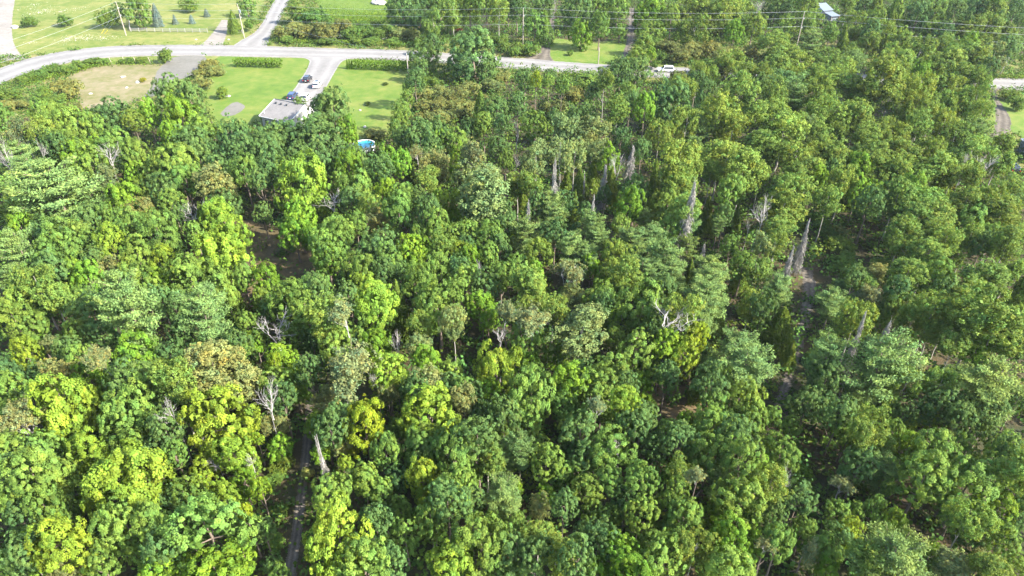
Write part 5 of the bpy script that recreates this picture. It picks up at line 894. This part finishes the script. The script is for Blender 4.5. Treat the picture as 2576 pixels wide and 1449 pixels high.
b1 = G(0, 0, 1270, 357); p1 = pole(b1, 10.8, "wooden utility pole standing on the meadow, leaning in the view", (.84, .62))
b2 = G(0, 0, 2460, 380); p2 = pole(b2, 10.8, "wooden utility pole with a grey transformer at the end of the rail fence", (.84, 'can', .62))
b3 = G(0, 2, 110, 466); p3 = pole(b3, pole_height(b3, T(0, 2, 125, 85)), "wooden utility pole beside the left dirt drive into the wood", (.81, .55))
b4 = G(0, 3, 288, 468); p4 = pole(b4, 10.8, "wooden utility pole rising out of the trees near the metal-roofed shed", (.81, .55))
b0 = at(-300, 330); b5 = at(3260, 190)
b6 = G(0, 1, 1540, 832); p6 = pole(b6, pole_height(b6, T(0, 1, 1528, 545)), "pale slim pole at the right end of the cut hedge", (.93,))
b7 = G(0, 2, 868, 645); p7 = pole(b7, pole_height(b7, T(0, 2, 872, 478)), "short pale pole on the mown roadside grass", ())
def wire(pts, label, r=.021):
    P = []
    for a, b in zip(pts[:-1], pts[1:]):
        a = np.array(a, float); b = np.array(b, float); L = np.linalg.norm(b-a)
        for k in range(24):
            s = k/24; q = a+(b-a)*s; q[2] -= 4*(.012*L)*s*(1-s); P.append(q)
    P.append(np.array(pts[-1], float)); m = MB(); m.tube(P, r, 5); o = m.build("overhead_wire", M['wire']); tag(o, label, "wire", "overhead wires along the road"); return o
hs_ = [10.8, 10.8, 10.8, p3[1], 10.8, 10.8]; bs = [b0, b1, b2, b3, b4, b5]
wire([(b[0], b[1]-.05, h+.22) for b, h in zip(bs, hs_)], "topmost of the three overhead wires between the road poles")
wire([(b[0]+.42, b[1]-.05, h*.82+.2) for b, h in zip(bs, hs_)], "middle one of the three overhead wires between the road poles")
wire([(b[0]+.42, b[1]-.05, h*.58+.2) for b, h in zip(bs, hs_)], "lowest of the three overhead wires between the road poles")
wire([(b2[0]+.1, b2[1]-.1, 8.2), (b6[0], b6[1], p6[1]*.93)], "service wire from the transformer pole to the pale slim pole", .015)
def guard(a, top, label):
    t = empty("guy_wire", (a[0], a[1], 0)); tag(t, label, "guy wire", "guy wires of the poles")
    d = np.array(top)-np.array([a[0], a[1], 0]); m = MB(); m.tube([(0, 0, 0), d], .018, 4); m.build("cable", M['wire'], t)
    m = MB(); m.tube([(0, 0, 0), d/np.linalg.norm(d)*2.2], [.07, .07], 6); m.build("guard", M['yellow'], t)
guard(G(0, 0, 1020, 338), (b1[0], b1[1], 9), "guy wire with a yellow guard, farther from the leaning pole")
guard(G(0, 0, 1055, 342), (b1[0], b1[1], 7), "guy wire with a yellow guard, nearer to the leaning pole")
guard(G(0, 0, 1412, 273), (b1[0], b1[1], 9), "guy wire with a yellow guard beside the rail fence")
# --- rail fence and gate
def rail_fence(pts, label, h=1.25, step=2.9):
    a = np.array(pts[0][:2]); t = empty("rail_fence", (a[0], a[1], 0)); tag(t, label, "fence"); posts = []
    for p, q in zip(pts[:-1], pts[1:]):
        p = np.array(p[:2]); q = np.array(q[:2]); n = max(1, int(round(np.linalg.norm(q-p)/step)))
        posts += [p+(q-p)*k/n for k in range(n)]
    posts.append(np.array(pts[-1][:2]))
    for p in posts:
        m = MB(); m.box((p[0]-a[0], p[1]-a[1], h/2+.05), (.17, .17, h+.1), .3); m.build("post", M['fence'], t)
    for i, (p, q) in enumerate(zip(posts[:-1], posts[1:])):
        for z in (.35, .75, 1.12):
            m = MB(); sh = .05*((i % 2)*2-1); m.tube([(p[0]-a[0], p[1]-a[1]+sh, z), ((p+q)[0]/2-a[0], (p+q)[1]/2-a[1]+sh, z+.02), (q[0]-a[0], q[1]-a[1]+sh, z)], [.07, .085, .07], 5); m.build("rail", M['fence'], t)
    return t
rail_fence([G(0, 0, 1322, 318), G(0, 0, 1640, 322), G(0, 0, 2090, 326)], "long grey split rail fence along the meadow")
rail_fence([G(0, 0, 2305, 332), G(0, 0, 2440, 340)], "short piece of grey rail fence beside the transformer pole")
rail_fence([G(0, 0, 1312, 312), G(0, 0, 1306, 240), G(0, 0, 1300, 165)], "grey rail fence running back from the corner by the leaning pole")
ga = np.array(G(0, 0, 2105, 306)[:2]); gb = np.array(G(0, 0, 2295, 314)[:2]); gt = empty("field_gate", (ga[0], ga[1], 0)); tag(gt, "dark metal bar gate across the dirt drive", "gate")
gl = gb-ga
m = MB(); m.tube([(0, 0, .2), (gl[0], gl[1], .2)], .04, 6); m.tube([(0, 0, 1.25), (gl[0], gl[1], 1.25)], .04, 6); m.tube([(0, 0, .15), (0, 0, 1.3)], .05, 6); m.tube([(gl[0], gl[1], .15), (gl[0], gl[1], 1.3)], .05, 6); m.build("frame", M['darkmetal'], gt)
for z in (.45, .7, .95): m = MB(); m.tube([(.02*gl[0], .02*gl[1], z), (.98*gl[0], .98*gl[1], z)], .03, 5); m.build("bar", M['darkmetal'], gt)
# --- leaning marker posts by the road
for i, (x, y, w_) in enumerate(((1128, 645, "first"), (1262, 635, "second"), (1372, 640, "third"), (1518, 640, "fourth"))):
    b = G(0, 0, x, y); m = MB(); m.tube([(0, 0, -.1), (-.35, .05, 1.9)], [.09, .08], 7); m.box((-.36, .05, 1.93), (.16, .16, .05)); o = m.build("marker_post", M['pole']); o.location = (b[0], b[1], 0)
    tag(o, "pale leaning wooden post by the bare field, %s from the left" % w_, "post", "leaning posts by the bare field")
# --- stones
def stone(px, r, label, name="boulder", flat=.65, seed=0):
    b = G(*px); g = random.Random(seed); bm = bmesh.new(); bmesh.ops.create_icosphere(bm, subdivisions=3, radius=1)
    ph = [g.uniform(0, 6) for _ in range(6)]
    for v in bm.verts:
        n = v.co; f = 1+.16*math.sin(3*n.x+ph[0])+.14*math.sin(4*n.y+ph[1])+.12*math.sin(5*n.z+ph[2])+.06*math.sin(9*n.x+7*n.y+ph[3])
        v.co = Vector((n.x*r*f*1.15, n.y*r*f, max(-.25, n.z*flat)*r*f))
    me = bpy.data.meshes.new(name); bm.to_mesh(me); bm.free(); me.materials.append(M['stone']); o = obj(name, me); o.location = (b[0], b[1], .1*r); o.rotation_euler = (0, 0, g.uniform(0, 6)); return tag(o, label, "stone")
stone((0, 0, 157, 280), 1.15, "big white boulder at the edge of the white gravel road", seed=1)
stone((0, 0, 1240, 776), .55, "whitish flat stone in the middle of the bare field", seed=2)
stone((0, 0, 1385, 830), .55, "brown stone beside a small yellow bush on the bare field", seed=3)
stone((0, 0, 1276, 884), .35, "small white stone at the near side of the bare field", seed=4)
stone((0, 0, 915, 946), .40, "small pale stone on the brown end of the bare field", seed=5)
stone((0, 0, 2296, 968), .5, "white stone beside the dark round bush on the lawn", seed=6)
stone((0, 1, 1048, 1112), .3, "small white stone on the second lawn, behind the oak", seed=7)
stone((0, 1, 1093, 1278), .38, "white stone on the second lawn near the pool", seed=8)
stone((0, 1, 1245, 40), 2.6, "large pale rock at the top of the fern meadow", flat=.55, seed=9)
stone((0, 1, 1200, 22), 1.5, "smaller pale rock left of the large rock on the fern meadow", flat=.6, seed=10)
stone((0, 1, 785, 1310), .5, "pale rock half hidden at the right side of the house oak", seed=11)
stone((0, 0, 1975, 400), .35, "small white stone at the left side of the gated drive", seed=12)
stone((0, 0, 2300, 400), .35, "small white stone at the right side of the gated drive", seed=13)
# --- clipped hedges and small lawn plants
def hedge(a, b, w, h, label, seed):
    g = np.random.default_rng(seed); a = np.array(a[:2]); b = np.array(b[:2]); d = (b-a); L = np.linalg.norm(d); d = d/L; s = np.array([-d[1], d[0]]); n = int(L*(w+2*h)*13)
    t = g.random(n)*L; th = g.uniform(-.55, math.pi+.55, n); lum = 1+.10*np.sin(t*5.1)+.08*np.sin(t*11+th*3); rr = lum*g.uniform(.85, 1.04, n)
    cx = np.sign(np.cos(th))*np.abs(np.cos(th))**.55; cz = np.abs(np.sin(th))**.5*np.sign(np.sin(th))
    ends = np.minimum(1, np.minimum(t, L-t)/(w*.5)+.25)**.5
    y = cx*rr*w/2*ends; z = np.maximum(.05, h*.5+cz*rr*h*.5*(.6+.4*ends)); P = np.stack([a[0]+d[0]*t+s[0]*y, a[1]+d[1]*t+s[1]*y, z], 1)
    N = unit(np.stack([s[0]*cx, s[1]*cx, cz], 1)+g.normal(0, .6, (n, 3))); A = unit(np.array([0, 0, .9])+g.normal(0, .5, (n, 3)))
    V = quads(P, N, .34, g, .55, A); m = int(n*.3); tc = g.random(m)*L; yc = g.uniform(-.35, .35, m)*w; Pc = np.stack([a[0]+d[0]*tc+s[0]*yc, a[1]+d[1]*tc+s[1]*yc, g.uniform(.1, .85, m)*h], 1)
    o = obj("clipped_hedge", leafmesh("clipped_hedge", [(V, tints(n, g, .75, 1.25, .06)), (quads(Pc, unit(g.normal(size=(m, 3))), .5, g), tints(m, g, .6, .9, .03))], M['needle'])); o.color = (0.085, 0.150, 0.016, 1); return tag(o, label, "hedge", "clipped hedges by the driveway")
hedge(G(0, 0, 2360, 668), G(0, 1, 268, 680), 2.6, 2.6, "clipped hedge on the left lawn, rounded at both ends", 1)
hedge(G(0, 1, 985, 690), G(0, 1, 1560, 712), 3.0, 2.9, "clipped hedge on the right side of the driveway mouth", 2)
for i, (x, lab) in enumerate(((925, "outermost of three slim cedars at the hedge end by the driveway"), (948, "middle one of three slim cedars at the hedge end by the driveway"), (970, "slim cedar touching the hedge end by the driveway"))):
    b = G(0, 1, x, 695); rt_ = empty("slim_cedar", (b[0], b[1], 0)); tag(rt_, lab, "tree", "slim cedars at the hedge end"); cr = obj("crown", CEDAR[i], rt_); cr.scale = (.15, .15, .48); cr.location = (0, 0, 1.6); cr.color = (.075, .14, .016, 1); tk = obj("trunk", PINETRUNK[0], rt_); tk.scale = (.3, .3, .2)
for px, sc, lab in (((0, 1, 1300, 856), (.35, .3, .16), "dark sprig lying on the second lawn"), ((0, 1, 1122, 1062), (.3, .3, .22), "small dark bush in the middle of the second lawn"), ((0, 0, 1440, 822), (.42, .35, .25), "small yellow green bush on the bare field")):
    b = G(*px); o = obj("small_shrub", SHRUB[2]); o.location = (b[0], b[1], 3*sc[2]*.9); o.scale = sc; o.color = (.06, .09, .02, 1) if 'dark' in lab else (.2, .2, .02, 1); tag(o, lab, "shrub")
# ------------------------------------------------------------------ a label of its own for every tree and bush
MARKS = []
for q in PLANTS:
    if q['lab']:
        q['o']["label"] = q['lab']; MARKS.append((q['lab'].split(',')[0], q['u'], q['v'], q))
SHORT = {"house with a pale grey shingle roof": T(0, 1, 190, 1100), "black car on the driveway": T(0, 1, 530, 790), "white car driving on the road": T(0, 2, 1585, 670),
         "utility pole on the meadow": T(0, 0, 1240, 270), "pole with the grey transformer": T(0, 0, 2440, 270), "utility pole beside the left dirt drive": T(0, 2, 115, 300), "utility pole near the metal-roofed shed": T(0, 3, 320, 330),
         "turquoise pool": T(0, 1, 1100, 1430), "metal-roofed shed": T(0, 3, 620, 120), "blue-grey house at the right edge": T(1, 3, 2560, 60), "white boulder by the gravel road": T(0, 0, 155, 268), "hedge on the left lawn": T(0, 1, 60, 630),
         "hedge by the driveway mouth": T(0, 1, 1250, 660), "pale slim pole": T(0, 1, 1535, 700), "short pale pole on the roadside grass": T(0, 2, 870, 560), "stone in the bare field": T(0, 0, 1240, 776), "gravel lot": T(0, 0, 1800, 700),
         "large pale rock on the fern meadow": T(0, 1, 1245, 25), "side road mouth": T(0, 1, 0, 430), "sandy patch of the forest track": (2035, 712), "near end of the forest track": (735, 1400), "top right corner of the photo": (2576, 0), "middle of the right photo edge": (2576, 720), "lower right photo corner": (2576, 1449), "lower left photo corner": (0, 1449), "middle of the left photo edge": (0, 720), "middle of the top photo edge": (1288, 0), "bend of the far road at the right": (2510, 205), "brown forest clearing": (735, 660), "small brown clearing near the pines": (1700, 1020), "dark gap in the wood": (2060, 1150), "middle of the lower photo edge": (1288, 1449), "mouth of the left dirt drive": T(0, 2, 260, 570), "mouth of the right dirt drive": T(0, 2, 1140, 560)}
NAMES = [(k, u, v, None) for k, (u, v) in SHORT.items()]+[(n, u, v, q) for n, u, v, q in MARKS if len(n.split()) <= 9]
DIRS = ["right of", "behind and right of", "behind", "behind and left of", "left of", "in front and left of", "in front of", "in front and right of"]
def dirof(du, dv): return int(((math.degrees(math.atan2(-dv, du)) % 360)+22.5)//45) % 8
ORD = ["closest", "second closest", "third closest", "fourth closest", "fifth closest", "sixth closest", "seventh closest", "eighth closest", "ninth closest", "tenth closest", "eleventh closest", "twelfth closest", "thirteenth closest", "fourteenth closest", "fifteenth closest", "sixteenth closest", "seventeenth closest", "eighteenth closest"]
byk = {}
for q in PLANTS: byk.setdefault(KIND[q['k']][6], []).append(q)
table = {}
for ph, L in byk.items():
    for mi, (n, u, v, src) in enumerate(NAMES):
        sec = {}
        for q in L:
            if q is src: continue
            sec.setdefault(dirof(q['u']-u, q['v']-v), []).append((math.hypot(q['u']-u, q['v']-v), id(q)))
        for d, lst in sec.items():
            lst.sort()
            for rk, (ds, i) in enumerate(lst[:18]): table.setdefault(i, []).append((rk*130+ds+.0, rk, d, mi))
seen = {o["label"] for o in bpy.data.objects if o.get("label")}
for q in PLANTS:
    if q['lab']: continue
    ph = KIND[q['k']][6]; best = None
    for sc, rk, d, mi in sorted(table.get(id(q), [])):
        n = NAMES[mi][0]; lab = "%s %s %s the %s" % (ORD[rk], ph, DIRS[d], n)
        if rk == 0 and sc < 90: lab = "closest %s %s the %s" % (ph, DIRS[d], n)
        if len(lab.split()) <= 16 and lab not in seen: best = lab; break
    if best is None: best = "%s among the crowns at the back of the wood" % ph
    seen.add(best); q['o']["label"] = best
